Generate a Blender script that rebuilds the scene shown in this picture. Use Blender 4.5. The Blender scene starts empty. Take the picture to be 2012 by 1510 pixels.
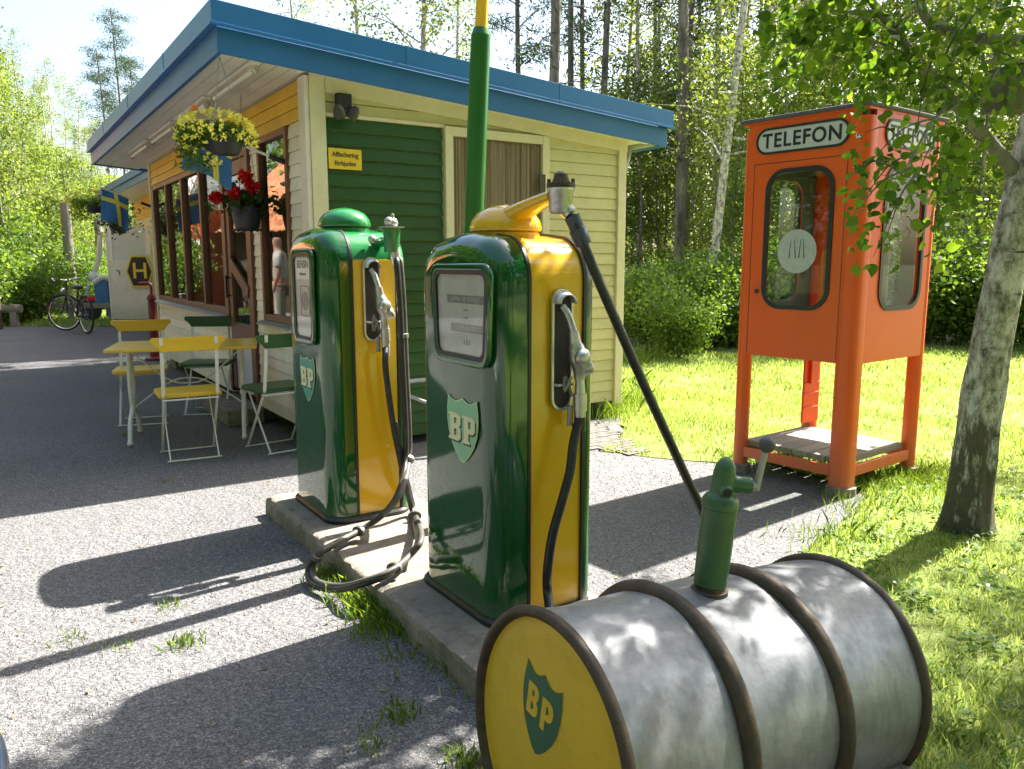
import bpy, bmesh, math, random
import numpy as np
from mathutils import Vector, Matrix
R = math.radians
random.seed(7); RS = np.random.RandomState(11)
SC = bpy.context.scene; COL = SC.collection

# ------------------------------------------------------------------ camera
H = 1.35
cam = bpy.data.cameras.new('camera'); camo = bpy.data.objects.new('camera', cam); COL.objects.link(camo)
cam.sensor_fit = 'HORIZONTAL'; cam.sensor_width = 36.0; cam.lens = 36.0*1575/2012
PITCH = math.atan(243/1575.)
camo.location = (0, 0, H); camo.rotation_euler = (math.pi/2-PITCH, 0, 0)
cam.clip_end = 600; cam.clip_start = .05
SC.camera = camo
# ------------------------------------------------------------------ sky, sun, exposure
SUN_AZ, SUN_EL = R(51.5), R(50)
w = bpy.data.worlds.new('World'); SC.world = w; w.use_nodes = True
wt = w.node_tree; bgn = wt.nodes['Background']; bgn.inputs[1].default_value = .078
sky = wt.nodes.new('ShaderNodeTexSky'); sky.sky_type = 'NISHITA'; sky.sun_disc = False
sky.sun_elevation = SUN_EL; sky.sun_rotation = SUN_AZ; sky.air_density = 1.1; sky.dust_density = 3.5; sky.ozone_density = 1.0
wt.links.new(sky.outputs[0], bgn.inputs[0])
sl = bpy.data.lights.new('sun', 'SUN'); sl.energy = 5.0; sl.angle = R(.53); sl.color = (1, .955, .87)
so = bpy.data.objects.new('sun', sl); COL.objects.link(so)
sdir = Vector((math.sin(SUN_AZ)*math.cos(SUN_EL), math.cos(SUN_AZ)*math.cos(SUN_EL), math.sin(SUN_EL)))
so.rotation_euler = sdir.to_track_quat('Z', 'Y').to_euler()
SC.view_settings.view_transform = 'Standard'; SC.view_settings.look = 'None'
SC.view_settings.exposure = 2.32; SC.view_settings.gamma = 1.0
SC.render.engine = 'CYCLES'
SC.cycles.max_bounces = 7; SC.cycles.transparent_max_bounces = 12; SC.cycles.transmission_bounces = 6

# ------------------------------------------------------------------ helpers
TH = R(33.05)
uR = Vector((math.cos(TH), math.sin(TH), 0)); uL = Vector((-math.sin(TH), math.cos(TH), 0))
K = Vector((-1.344, 5.496, 0))
def W(a, b, z=0): return K + uR*a + uL*b + Vector((0, 0, z))
def ray(px, py):
    u = 755-py; r = px-1006
    return Vector((r, 1575*math.cos(PITCH)+u*math.sin(PITCH), u*math.cos(PITCH)-1575*math.sin(PITCH)))
def atY(px, py, Y):
    r = ray(px, py); t = Y/r.y; return Vector((r.x*t, Y, H+r.z*t))
def atZ(px, py, z):
    r = ray(px, py); t = (z-H)/r.z; return Vector((r.x*t, r.y*t, z))
def loc_ab(v):
    d = Vector(v)-K; return (d.dot(uR), d.dot(uL), v[2])
def on_b(px, py, b):      # point of a plane parallel to the kiosk's end wall
    r = ray(px, py); o = Vector((0, 0, H)); n = uL
    t = ((K+uL*b)-o).dot(n)/r.dot(n); return o+r*t
def tag(o, label=None, cat=None, group=None, kind=None):
    if label: o['label'] = label
    if cat: o['category'] = cat
    if group: o['group'] = group
    if kind: o['kind'] = kind
    return o
def empty(name, loc, rz, label, cat, group=None):
    o = bpy.data.objects.new(name, None); COL.objects.link(o); o.location = loc; o.rotation_euler = (0, 0, rz)
    o.empty_display_size = .1
    return tag(o, label, cat, group)
def link(name, me, parent=None):
    o = bpy.data.objects.new(name, me); COL.objects.link(o)
    if parent: o.parent = parent
    return o
def copy_tree(o, parent=None):
    c = o.copy(); COL.objects.link(c); c.parent = parent
    for ch in [x for x in o.children if not x.get('_dup')]:
        copy_tree(ch, c)
    return c

class MB:
    def __init__(s): s.v = []; s.f = []; s.mi = []; s.m = 0
    def face(s, idx): s.f.append(tuple(idx)); s.mi.append(s.m)
    def add(s, vs, fs):
        n = len(s.v); s.v += [tuple(v) for v in vs]
        for f in fs: s.face([i+n for i in f])
        return s
    def box(s, x0, x1, y0, y1, z0, z1, M=None):
        vs = [Vector(p) for p in ((x0,y0,z0),(x1,y0,z0),(x1,y1,z0),(x0,y1,z0),(x0,y0,z1),(x1,y0,z1),(x1,y1,z1),(x0,y1,z1))]
        if M: vs = [M@v for v in vs]
        return s.add(vs, [(3,2,1,0),(4,5,6,7),(0,1,5,4),(1,2,6,5),(2,3,7,6),(3,0,4,7)])
    def bar(s, p, q, w, h, up=(0,0,1)):
        p = Vector(p); q = Vector(q); d = (q-p); L = d.length; d.normalize()
        u = Vector(up)
        if abs(d.dot(u)) > .98: u = Vector((1,0,0))
        sd = d.cross(u).normalized(); u = sd.cross(d)
        M = Matrix((( sd.x, d.x, u.x, p.x),(sd.y, d.y, u.y, p.y),(sd.z, d.z, u.z, p.z),(0,0,0,1)))
        return s.box(-w/2, w/2, 0, L, -h/2, h/2, M)
    def tube(s, pts, r, seg=10, caps=True, closed=False):
        pts = [Vector(p) for p in pts]; n = len(pts)
        rr = r if hasattr(r, '__len__') else [r]*n
        t0 = None; rings = []
        for i in range(n):
            a = pts[(i-1) % n] if (i or closed) else pts[0]; b = pts[(i+1) % n] if (i < n-1 or closed) else pts[-1]
            t = (b-a).normalized()
            if t0 is None:
                up = Vector((0,0,1)) if abs(t.z) < .9 else Vector((1,0,0))
                nx = t.cross(up).normalized()
            else:
                nx = (nx - t*nx.dot(t)).normalized()
            t0 = t; ny = t.cross(nx)
            rings.append([pts[i]+(nx*math.cos(2*math.pi*k/seg)+ny*math.sin(2*math.pi*k/seg))*rr[i] for k in range(seg)])
        base = len(s.v)
        for rg in rings: s.v += [tuple(v) for v in rg]
        m = n if closed else n-1
        for i in range(m):
            for k in range(seg):
                a = base+i*seg+k; b = base+i*seg+(k+1) % seg; j = (i+1) % n
                s.face((a, base+j*seg+k, base+j*seg+(k+1) % seg, b))
        if caps and not closed:
            s.face([base+k for k in range(seg)]); s.face([base+(n-1)*seg+k for k in range(seg)][::-1])
        return s
    def lathe(s, prof, M=None, seg=24):   # prof: list of (r, z)
        base = len(s.v)
        for r, z in prof:
            for k in range(seg):
                v = Vector((r*math.cos(2*math.pi*k/seg), r*math.sin(2*math.pi*k/seg), z))
                if M: v = M@v
                s.v.append(tuple(v))
        for i in range(len(prof)-1):
            for k in range(seg):
                a = base+i*seg+k; b = base+i*seg+(k+1) % seg
                s.face((a, b, b+seg, a+seg))
        if prof[0][0] > 1e-4: s.face([base+k for k in range(seg)][::-1])
        if prof[-1][0] > 1e-4: s.face([base+(len(prof)-1)*seg+k for k in range(seg)])
        return s
    def sphere(s, c, r, seg=12, rings=8, sc=(1,1,1)):
        prof = [(math.sin(math.pi*i/rings)*r, -math.cos(math.pi*i/rings)*r) for i in range(rings+1)]
        prof[0] = (1e-5, -r); prof[-1] = (1e-5, r)
        return s.lathe(prof, Matrix.Translation(c) @ Matrix.Diagonal((*sc, 1)), seg)
    def build(s, name, mats, parent=None, smooth=None, bevel=None):
        me = bpy.data.meshes.new(name); me.from_pydata(s.v, [], s.f)
        if not isinstance(mats, (list, tuple)): mats = [mats]
        for m in mats: me.materials.append(m)
        if len(mats) > 1: me.polygons.foreach_set('material_index', s.mi)
        me.update()
        bm = bmesh.new(); bm.from_mesh(me); bmesh.ops.recalc_face_normals(bm, faces=bm.faces); bm.to_mesh(me); bm.free()
        if smooth:
            me.polygons.foreach_set('use_smooth', [True]*len(me.polygons)); me.set_sharp_from_angle(angle=R(smooth))
        o = link(name, me, parent)
        if bevel:
            md = o.modifiers.new('bevel', 'BEVEL'); md.width = bevel; md.segments = 2; md.limit_method = 'ANGLE'; md.angle_limit = R(40)
        return o
def bez(pts, n=10):       # Catmull-Rom through pts
    P = [Vector(p) for p in pts]; P = [P[0]*2-P[1]]+P+[P[-1]*2-P[-2]]; out = []
    for i in range(1, len(P)-2):
        for k in range(n):
            t = k/n; a, b, c, d = P[i-1], P[i], P[i+1], P[i+2]
            out.append(.5*((2*b)+(c-a)*t+(2*a-5*b+4*c-d)*t*t+(3*b-a-3*c+d)*t**3))
    out.append(P[-2]); return out
def rrect(w_, h_, r, n=6, cx=0, cy=0):
    o = []
    for (sx, sy, a0) in ((1,1,0),(-1,1,90),(-1,-1,180),(1,-1,270)):
        for k in range(n+1):
            a = R(a0+90*k/n); o.append((cx+sx*(w_/2-r)+r*math.cos(a), cy+sy*(h_/2-r)+r*math.sin(a)))
    return o
def FACE(kind, o):        # (u right, v up, w outwards) -> local frame; 'A' looks out along -x, 'B' along -y
    o = Vector(o)
    if kind == 'A': c = ((0,-1,0),(0,0,1),(-1,0,0))
    elif kind == 'B': c = ((1,0,0),(0,0,1),(0,-1,0))
    return Matrix(((c[0][0],c[1][0],c[2][0],o.x),(c[0][1],c[1][1],c[2][1],o.y),(c[0][2],c[1][2],c[2][2],o.z),(0,0,0,1)))
def shape(name, outlines, depth, M, material, parent=None, bevel=0):   # filled 2D outlines (holes allowed) given a thickness
    cu = bpy.data.curves.new(name, 'CURVE'); cu.dimensions = '2D'; cu.fill_mode = 'BOTH'; cu.extrude = depth/2
    if bevel: cu.bevel_depth = bevel; cu.bevel_resolution = 1; cu.offset = -bevel
    for ol in outlines:
        sp = cu.splines.new('POLY'); sp.points.add(len(ol)-1); sp.use_cyclic_u = True
        for p, q in zip(sp.points, ol): p.co = (q[0], q[1], 0, 1)
    return curve_obj(name, cu, depth, M, material, parent)
def curve_obj(name, cu, depth, M, material, parent):
    o = bpy.data.objects.new(name, cu); COL.objects.link(o)
    dg = bpy.context.evaluated_depsgraph_get(); dg.update()
    me = bpy.data.meshes.new_from_object(o.evaluated_get(dg))
    bpy.data.objects.remove(o); bpy.data.curves.remove(cu)
    me.transform(Matrix.Translation((0, 0, depth/2))); me.transform(M); me.materials.clear(); me.materials.append(material)
    me.name = name
    return link(name, me, parent)
def text(name, body, size, depth, M, material, parent=None, sx=1, bold=0, align='CENTER', space=1):
    cu = bpy.data.curves.new(name, 'FONT'); cu.body = body; cu.size = size; cu.extrude = depth/2
    cu.align_x = align; cu.align_y = 'CENTER'; cu.offset = bold; cu.space_character = space
    return curve_obj(name, cu, depth, M @ Matrix.Diagonal((sx, 1, 1, 1)), material, parent)

# ------------------------------------------------------------------ materials
MATS = {}
def nodes(name):
    m = bpy.data.materials.new(name); m.use_nodes = True; nt = m.node_tree
    return m, nt, nt.nodes['Principled BSDF']
def noise(nt, scale, detail=4, rough=.6, coord='Object', vec=None, stretch=None):
    tc = nt.nodes.new('ShaderNodeTexCoord'); n = nt.nodes.new('ShaderNodeTexNoise')
    n.inputs['Scale'].default_value = scale; n.inputs['Detail'].default_value = detail; n.inputs['Roughness'].default_value = rough
    if stretch:
        mp = nt.nodes.new('ShaderNodeMapping'); mp.inputs['Scale'].default_value = stretch
        nt.links.new(tc.outputs[coord], mp.inputs[0]); nt.links.new(mp.outputs[0], n.inputs[0])
    else: nt.links.new(tc.outputs[coord], n.inputs[0])
    return n
def ramp(nt, src, stops):
    r = nt.nodes.new('ShaderNodeValToRGB'); e = r.color_ramp.elements
    while len(e) < len(stops): e.new(.5)
    for x, (p, c) in zip(e, stops): x.position = p; x.color = (*c, 1) if len(c) == 3 else c
    nt.links.new(src, r.inputs[0]); return r
def bump(nt, src, strength, dist, bsdf, prev=None):
    b = nt.nodes.new('ShaderNodeBump'); b.inputs['Strength'].default_value = strength; b.inputs['Distance'].default_value = dist
    nt.links.new(src, b.inputs['Height'])
    if prev: nt.links.new(prev.outputs[0], b.inputs['Normal'])
    nt.links.new(b.outputs[0], bsdf.inputs['Normal']); return b
def paint(name, c, rough=.4, var=.12, scale=6, metal=0, bmp=.0, bscale=60, dirt=None, dirt_amt=.3, coat=0, stretch=None, isl=0, dust=0):
    m, nt, b = nodes(name)
    n = noise(nt, scale, 6, .6, stretch=stretch)
    c0 = tuple(x*(1-var) for x in c); c1 = tuple(min(1, x*(1+var)) for x in c)
    r = ramp(nt, n.outputs[0], [(.3, c0), (.7, c1)])
    out = r.outputs[0]
    if dirt:
        n2 = noise(nt, scale*2.3, 8, .7, stretch=stretch); r2 = ramp(nt, n2.outputs[0], [(.5, (0,0,0)), (.72, (dirt_amt,)*3)])
        mx = nt.nodes.new('ShaderNodeMix'); mx.data_type = 'RGBA'
        nt.links.new(r2.outputs[0], mx.inputs[0]); nt.links.new(out, mx.inputs[6]); mx.inputs[7].default_value = (*dirt, 1)
        out = mx.outputs[2]
    if isl:
        g = nt.nodes.new('ShaderNodeNewGeometry'); mr = nt.nodes.new('ShaderNodeMapRange'); mr.inputs[3].default_value = 1-isl; mr.inputs[4].default_value = 1+isl*.4
        nt.links.new(g.outputs['Random Per Island'], mr.inputs[0]); hs = nt.nodes.new('ShaderNodeHueSaturation'); nt.links.new(mr.outputs[0], hs.inputs['Value']); nt.links.new(out, hs.inputs['Color']); out = hs.outputs[0]
    if dust:     # dust and rain grime settled near the foot
        tc = nt.nodes.new('ShaderNodeTexCoord'); sx = nt.nodes.new('ShaderNodeSeparateXYZ'); nt.links.new(tc.outputs['Object'], sx.inputs[0])
        mr = nt.nodes.new('ShaderNodeMapRange'); mr.inputs[1].default_value = 0; mr.inputs[2].default_value = dust; mr.inputs[3].default_value = .75; mr.inputs[4].default_value = 0
        nt.links.new(sx.outputs[2], mr.inputs[0]); nn = noise(nt, 22, 8, .7, stretch=(1, 1, .4)); ml = nt.nodes.new('ShaderNodeMath'); ml.operation = 'MULTIPLY'
        nt.links.new(mr.outputs[0], ml.inputs[0]); nt.links.new(nn.outputs[0], ml.inputs[1]); mx = nt.nodes.new('ShaderNodeMix'); mx.data_type = 'RGBA'
        nt.links.new(ml.outputs[0], mx.inputs[0]); nt.links.new(out, mx.inputs[6]); mx.inputs[7].default_value = (.24, .21, .17, 1); out = mx.outputs[2]
    nt.links.new(out, b.inputs['Base Color'])
    if rough < .25:
        nr = noise(nt, 9, 8, .7); rr0 = ramp(nt, nr.outputs[0], [(.45, (rough,)*3), (.75, (min(1, rough+.035),)*3)]); nt.links.new(rr0.outputs[0], b.inputs['Roughness'])
    b.inputs['Roughness'].default_value = rough; b.inputs['Metallic'].default_value = metal
    if coat: b.inputs['Coat Weight'].default_value = coat; b.inputs['Coat Roughness'].default_value = .06
    if bmp:
        n3 = noise(nt, bscale, 5, .6, stretch=stretch); bump(nt, n3.outputs[0], bmp, .01, b)
    return m
cream_w = paint('cream_white_paint', (.86, .78, .66), .5, .06, 5, bmp=.12, bscale=30, dirt=(.35, .3, .22), dirt_amt=.22, isl=.14, dust=.5)
cream_y = paint('pale_yellow_paint', (.64, .575, .27), .5, .07, 5, bmp=.12, bscale=30, dirt=(.34, .33, .15), dirt_amt=.25, isl=.14, dust=.5)
trim_y = paint('trim_cream_paint', (.72, .64, .40), .5, .06, 6, bmp=.1, bscale=30, dirt=(.35, .33, .2), dirt_amt=.2)
yel_b = paint('yellow_board_paint', (.80, .46, .03), .5, .08, 5, bmp=.12, bscale=30, isl=.16)
green_b = paint('green_board_paint', (.014, .068, .005), .45, .15, 6, bmp=.15, bscale=30, isl=.16)
blue_f = paint('blue_fascia_paint', (.020, .14, .36), .42, .08, 3, bmp=.05, bscale=12)
blue_cap = paint('blue_sheet_metal', (.022, .16, .40), .34, .08, 3, bmp=.08, bscale=5)
soffit_m = paint('soffit_paint', (.72, .68, .60), .55, .05, 6, bmp=.1)
brown_fr = paint('brown_stained_wood', (.16, .065, .035), .45, .2, 8, bmp=.2, stretch=(1, 1, .1))
concrete = paint('concrete', (.24, .205, .165), .9, .22, 7, bmp=.6, bscale=60, dirt=(.08, .075, .045), dirt_amt=.8)
conc_dark = paint('worn_concrete_edge', (.22, .19, .15), .92, .25, 9, bmp=.6, bscale=60, dirt=(.07, .08, .03), dirt_amt=.7)
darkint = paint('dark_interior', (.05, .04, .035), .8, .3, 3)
lilac = paint('pale_lilac_panel', (.6, .58, .66), .5, .05, 3)
grey_met = paint('galvanised_steel', (.35, .36, .37), .42, .12, 12, metal=.7, bmp=.05)
pipe_m = paint('grey_drainpipe', (.30, .31, .27), .5, .12, 8)
black_p = paint('black_plastic', (.018, .018, .02), .4, .2, 10)
rubber = paint('black_rubber_hose', (.016, .016, .017), .38, .3, 20, bmp=.08, bscale=200, dirt=(.10, .09, .08), dirt_amt=.35)
rubber_l = paint('worn_grey_hose', (.075, .07, .062), .5, .3, 14, bmp=.1, bscale=200)
enam_g = paint('green_enamel', (.006, .080, .016), .06, .10, 2, coat=.6, dust=.10)
enam_g2 = paint('light_green_enamel', (.015, .17, .045), .16, .12, 3, coat=.5, dust=.10)
enam_y = paint('yellow_enamel', (.74, .42, .012), .16, .06, 3, coat=.5, dust=.10)
alu = paint('cast_aluminium', (.52, .51, .48), .36, .15, 25, metal=.85, bmp=.12, bscale=90, dirt=(.2, .18, .15), dirt_amt=.4)
alu_d = paint('dark_cast_aluminium', (.28, .27, .25), .42, .25, 20, metal=.8, bmp=.15, bscale=90)
chrome = paint('chrome', (.8, .8, .82), .1, .03, 4, metal=1)
nickel = paint('recess_liner_metal', (.62, .62, .64), .3, .1, 8, metal=.6)
white_p = paint('white_paint_metal', (.78, .75, .68), .45, .06, 20, dirt=(.4, .35, .28), dirt_amt=.3)
chair_y = paint('yellow_gloss_wood', (.80, .48, .03), .35, .08, 6, bmp=.08, stretch=(.3, 4, 4))
chair_g = paint('green_gloss_wood', (.025, .09, .022), .35, .12, 6, bmp=.08, stretch=(.3, 4, 4))
orange = paint('orange_booth_paint', (.88, .105, .006), .36, .05, 2, coat=.0, dirt=(.55, .1, .03), dirt_amt=.25, bmp=.03, bscale=4, dust=.5)
orange_r = paint('orange_inside_paint', (.78, .05, .008), .4, .08, 3)
deck_w = paint('weathered_deck_wood', (.30, .27, .22), .8, .18, 7, bmp=.5, bscale=30, stretch=(.25, 5, 5), isl=.3)
felt = paint('roofing_felt', (.10, .10, .11), .85, .25, 30, bmp=.3)
sign_w = paint('sign_white_glass', (.62, .62, .60), .25, .04, 5)
ink = paint('black_lettering', (.015, .015, .018), .5, .1, 10)
sign_y = paint('yellow_sign_enamel', (.80, .53, .03), .35, .06, 12)
pole_g = paint('green_pole_paint', (.02, .13, .02), .28, .08, 5)
pole_y = paint('yellow_pole_paint', (.85, .50, .03), .3, .06, 5)
flag_b = paint('blue_flag_cloth', (.045, .16, .42), .8, .06, 30, bmp=.1, bscale=300)
flag_y = paint('yellow_flag_cloth', (.80, .66, .10), .8, .05, 30)
drum_y = paint('drum_end_yellow_paint', (.74, .47, .02), .42, .07, 6, bmp=.14, bscale=26, dirt=(.45, .25, .02), dirt_amt=.4)
drum_gr = paint('drum_emblem_green', (.04, .12, .06), .45, .1, 12)
hoop_m = paint('rusty_brown_hoop', (.075, .056, .038), .55, .3, 16, metal=.35, bmp=.25, bscale=50, dirt=(.18, .085, .03), dirt_amt=.5)
hand_g = paint('hand_pump_green_paint', (.045, .115, .045), .36, .14, 9, bmp=.08, bscale=22, dirt=(.02, .05, .02), dirt_amt=.5)
red_p = paint('dark_red_cast_iron', (.18, .02, .025), .4, .2, 10)
wood_g = paint('grey_weathered_wood', (.26, .23, .19), .85, .25, 6, bmp=.5, bscale=24, stretch=(4, 4, .4))
pot_d = paint('dark_plastic_pot', (.02, .022, .028), .45, .2, 10)
mint = paint('mint_emblem', (.24, .52, .30), .3, .06, 12, dirt=(.45, .5, .3), dirt_amt=.3)
teal_e = paint('teal_emblem', (.06, .30, .24), .3, .06, 12)
ivory = paint('ivory_lettering', (.72, .70, .42), .4, .05, 12)
darklet = paint('dark_letter_shade', (.03, .04, .025), .5, .1, 12)
dial_w = paint('dial_plate', (.48, .48, .46), .35, .08, 8, dirt=(.3, .28, .2), dirt_amt=.35)
dial_g = paint('dial_counter_grey', (.22, .22, .21), .5, .1, 20)
paper = paint('white_paper', (.75, .75, .72), .7, .03, 20)
blue_m = paint('blue_machine_paint', (.05, .18, .42), .45, .15, 6, dirt=(.3, .35, .4), dirt_amt=.3)
red_house = paint('falu_red_boards', (.36, .06, .03), .8, .15, 5, bmp=.3, bscale=20, stretch=(8, 8, .5))
brown_w = paint('dark_brown_boards', (.07, .045, .03), .8, .2, 5, bmp=.3, stretch=(8, 8, .5))
white_w = paint('white_house_trim', (.8, .8, .78), .6, .04, 5)
shirt = paint('pale_shirt_cloth', (.62, .58, .50), .9, .06, 20)
trous = paint('khaki_trouser_cloth', (.42, .38, .30), .9, .08, 20)
skin = paint('skin', (.55, .30, .20), .6, .06, 10)
hair_m = paint('grey_hair', (.35, .32, .28), .8, .1, 60)
flower_y = paint('yellow_petals', (.85, .78, .06), .6, .15, 30)
flower_r = paint('red_petals', (.65, .008, .012), .6, .2, 30)
flower_o = paint('orange_petals', (.80, .22, .02), .6, .1, 30)

def metal_drum():
    m, nt, b = nodes('galvanised_drum_metal')
    n = noise(nt, 5, 9, .68, stretch=(1, 1, .45)); r = ramp(nt, n.outputs[0], [(.28, (.17, .175, .185)), (.48, (.25, .258, .27)), (.72, (.35, .36, .375))])
    n2 = noise(nt, 2.6, 8, .75, stretch=(1, 1, 1.6)); r2 = ramp(nt, n2.outputs[0], [(.54, (0,0,0)), (.70, (.6,.6,.6))])
    mx = nt.nodes.new('ShaderNodeMix'); mx.data_type = 'RGBA'; nt.links.new(r2.outputs[0], mx.inputs[0])
    nt.links.new(r.outputs[0], mx.inputs[6]); mx.inputs[7].default_value = (.25, .20, .14, 1)
    n4 = noise(nt, 60, 3, .5, stretch=(.15, 1, 1)); mm = nt.nodes.new('ShaderNodeMix'); mm.data_type = 'RGBA'; mm.blend_type = 'MULTIPLY'; mm.inputs[0].default_value = .4
    r4 = ramp(nt, n4.outputs[0], [(.3, (.55,)*3), (.6, (1,)*3)])
    nt.links.new(mx.outputs[2], mm.inputs[6]); nt.links.new(r4.outputs[0], mm.inputs[7])
    nt.links.new(mm.outputs[2], b.inputs['Base Color']); b.inputs['Metallic'].default_value = .55
    r3 = ramp(nt, n.outputs[0], [(.3, (.6,)*3), (.75, (.36,)*3)]); nt.links.new(r3.outputs[0], b.inputs['Roughness'])
    n3 = noise(nt, 9, 4, .5); bb = bump(nt, n3.outputs[0], .22, .02, b)
    n5 = noise(nt, 90, 4, .5); bump(nt, n5.outputs[0], .12, .003, b, bb)
    return m
drum_m = metal_drum()
def glass_mat(name, tint, ior, rough=.01, extra=0):
    m = bpy.data.materials.new(name); m.use_nodes = True; nt = m.node_tree; nt.nodes.clear()
    out = nt.nodes.new('ShaderNodeOutputMaterial'); mix = nt.nodes.new('ShaderNodeMixShader')
    fr = nt.nodes.new('ShaderNodeFresnel'); fr.inputs[0].default_value = ior
    tr = nt.nodes.new('ShaderNodeBsdfTransparent'); tr.inputs[0].default_value = (*tint, 1)
    gl = nt.nodes.new('ShaderNodeBsdfGlossy'); gl.inputs['Roughness'].default_value = rough; gl.inputs[0].default_value = (.95, .95, .95, 1)
    ad = nt.nodes.new('ShaderNodeMath'); ad.operation = 'ADD'; ad.use_clamp = True; ad.inputs[1].default_value = extra
    nt.links.new(fr.outputs[0], ad.inputs[0])
    ge = nt.nodes.new('ShaderNodeNewGeometry'); iv = nt.nodes.new('ShaderNodeMath'); iv.operation = 'SUBTRACT'; iv.inputs[0].default_value = 1
    nt.links.new(ge.outputs['Backfacing'], iv.inputs[1]); ml = nt.nodes.new('ShaderNodeMath'); ml.operation = 'MULTIPLY'
    nt.links.new(ad.outputs[0], ml.inputs[0]); nt.links.new(iv.outputs[0], ml.inputs[1])
    nt.links.new(ml.outputs[0], mix.inputs[0]); nt.links.new(tr.outputs[0], mix.inputs[1]); nt.links.new(gl.outputs[0], mix.inputs[2])
    nt.links.new(mix.outputs[0], out.inputs[0]); return m
glass_win = glass_mat('window_glass', (.75, .77, .75), 2.3, .003)
glass_booth = glass_mat('booth_glass', (.93, .96, .93), 1.5, .01)
glass_dial = glass_mat('dial_glass', (.98, .98, .97), 1.5, .02)
def leaf_mat(name, c0, c1, trans=.45, tc=None):
    m, nt, b = nodes(name)
    g = nt.nodes.new('ShaderNodeNewGeometry'); r = ramp(nt, g.outputs['Random Per Island'], [(0, c0), (1, c1)])
    oi = nt.nodes.new('ShaderNodeObjectInfo'); hs = nt.nodes.new('ShaderNodeHueSaturation')
    mr = nt.nodes.new('ShaderNodeMapRange'); mr.inputs[3].default_value = .75; mr.inputs[4].default_value = 1.25
    nt.links.new(oi.outputs['Random'], mr.inputs[0]); nt.links.new(mr.outputs[0], hs.inputs['Value']); nt.links.new(r.outputs[0], hs.inputs['Color'])
    nt.links.new(hs.outputs[0], b.inputs['Base Color']); b.inputs['Roughness'].default_value = .5; b.inputs['Specular IOR Level'].default_value = .22
    t = nt.nodes.new('ShaderNodeBsdfTranslucent'); mul = nt.nodes.new('ShaderNodeMix'); mul.data_type = 'RGBA'; mul.blend_type = 'MULTIPLY'; mul.inputs[0].default_value = 1
    nt.links.new(hs.outputs[0], mul.inputs[6]); mul.inputs[7].default_value = (*(tc or (2.1, 1.9, .65)), 1)
    nt.links.new(mul.outputs[2], t.inputs[0])
    mx = nt.nodes.new('ShaderNodeMixShader'); mx.inputs[0].default_value = trans
    nt.links.new(b.outputs[0], mx.inputs[1]); nt.links.new(t.outputs[0], mx.inputs[2]); nt.links.new(mx.outputs[0], nt.nodes['Material Output'].inputs[0])
    return m
lf_birch = leaf_mat('birch_leaves', (.03, .075, .012), (.13, .22, .03), .56)
lf_under = leaf_mat('understorey_leaves', (.08, .135, .025), (.20, .26, .06), .5, (1.9, 1.75, .8))
lf_far = leaf_mat('far_tree_leaves', (.09, .14, .035), (.20, .25, .08), .48, (2.2, 2.0, .9))
lf_con = leaf_mat('conifer_needles', (.02, .045, .02), (.05, .085, .035), .2, (1.6, 1.7, .8))
lf_shrub = leaf_mat('shrub_leaves', (.06, .12, .025), (.15, .24, .05), .42)
lf_pot = leaf_mat('pot_plant_leaves', (.05, .12, .015), (.14, .24, .03), .4)
lf_dark = leaf_mat('dark_pot_leaves', (.02, .05, .012), (.05, .09, .02), .3)
grass_m = leaf_mat('grass_blades', (.13, .22, .035), (.42, .47, .18), .45, (1.5, 1.5, .9))
petal_y = leaf_mat('yellow_petal_leaf', (.80, .70, .08), (.92, .90, .30), .35, (1.2, 1.1, .5))
petal_r = leaf_mat('red_petal_leaf', (.55, .004, .008), (.8, .02, .02), .25, (1.2, 1, 1))
def bark(name, c0, c1, c2, scale, stretch):
    m, nt, b = nodes(name)
    n = noise(nt, scale, 8, .7, stretch=stretch); r = ramp(nt, n.outputs[0], [(.38, c0), (.5, c1), (.66, c2)])
    nt.links.new(r.outputs[0], b.inputs['Base Color']); b.inputs['Roughness'].default_value = .85
    bump(nt, n.outputs[0], .9, .03, b); return m
bark_pine = bark('pine_bark', (.09, .075, .065), (.19, .16, .14), (.3, .26, .23), 6, (1, 1, .3))
bark_grey = bark('grey_bark', (.08, .07, .06), (.19, .175, .15), (.32, .30, .26), 6, (1, 1, .35))
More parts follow.
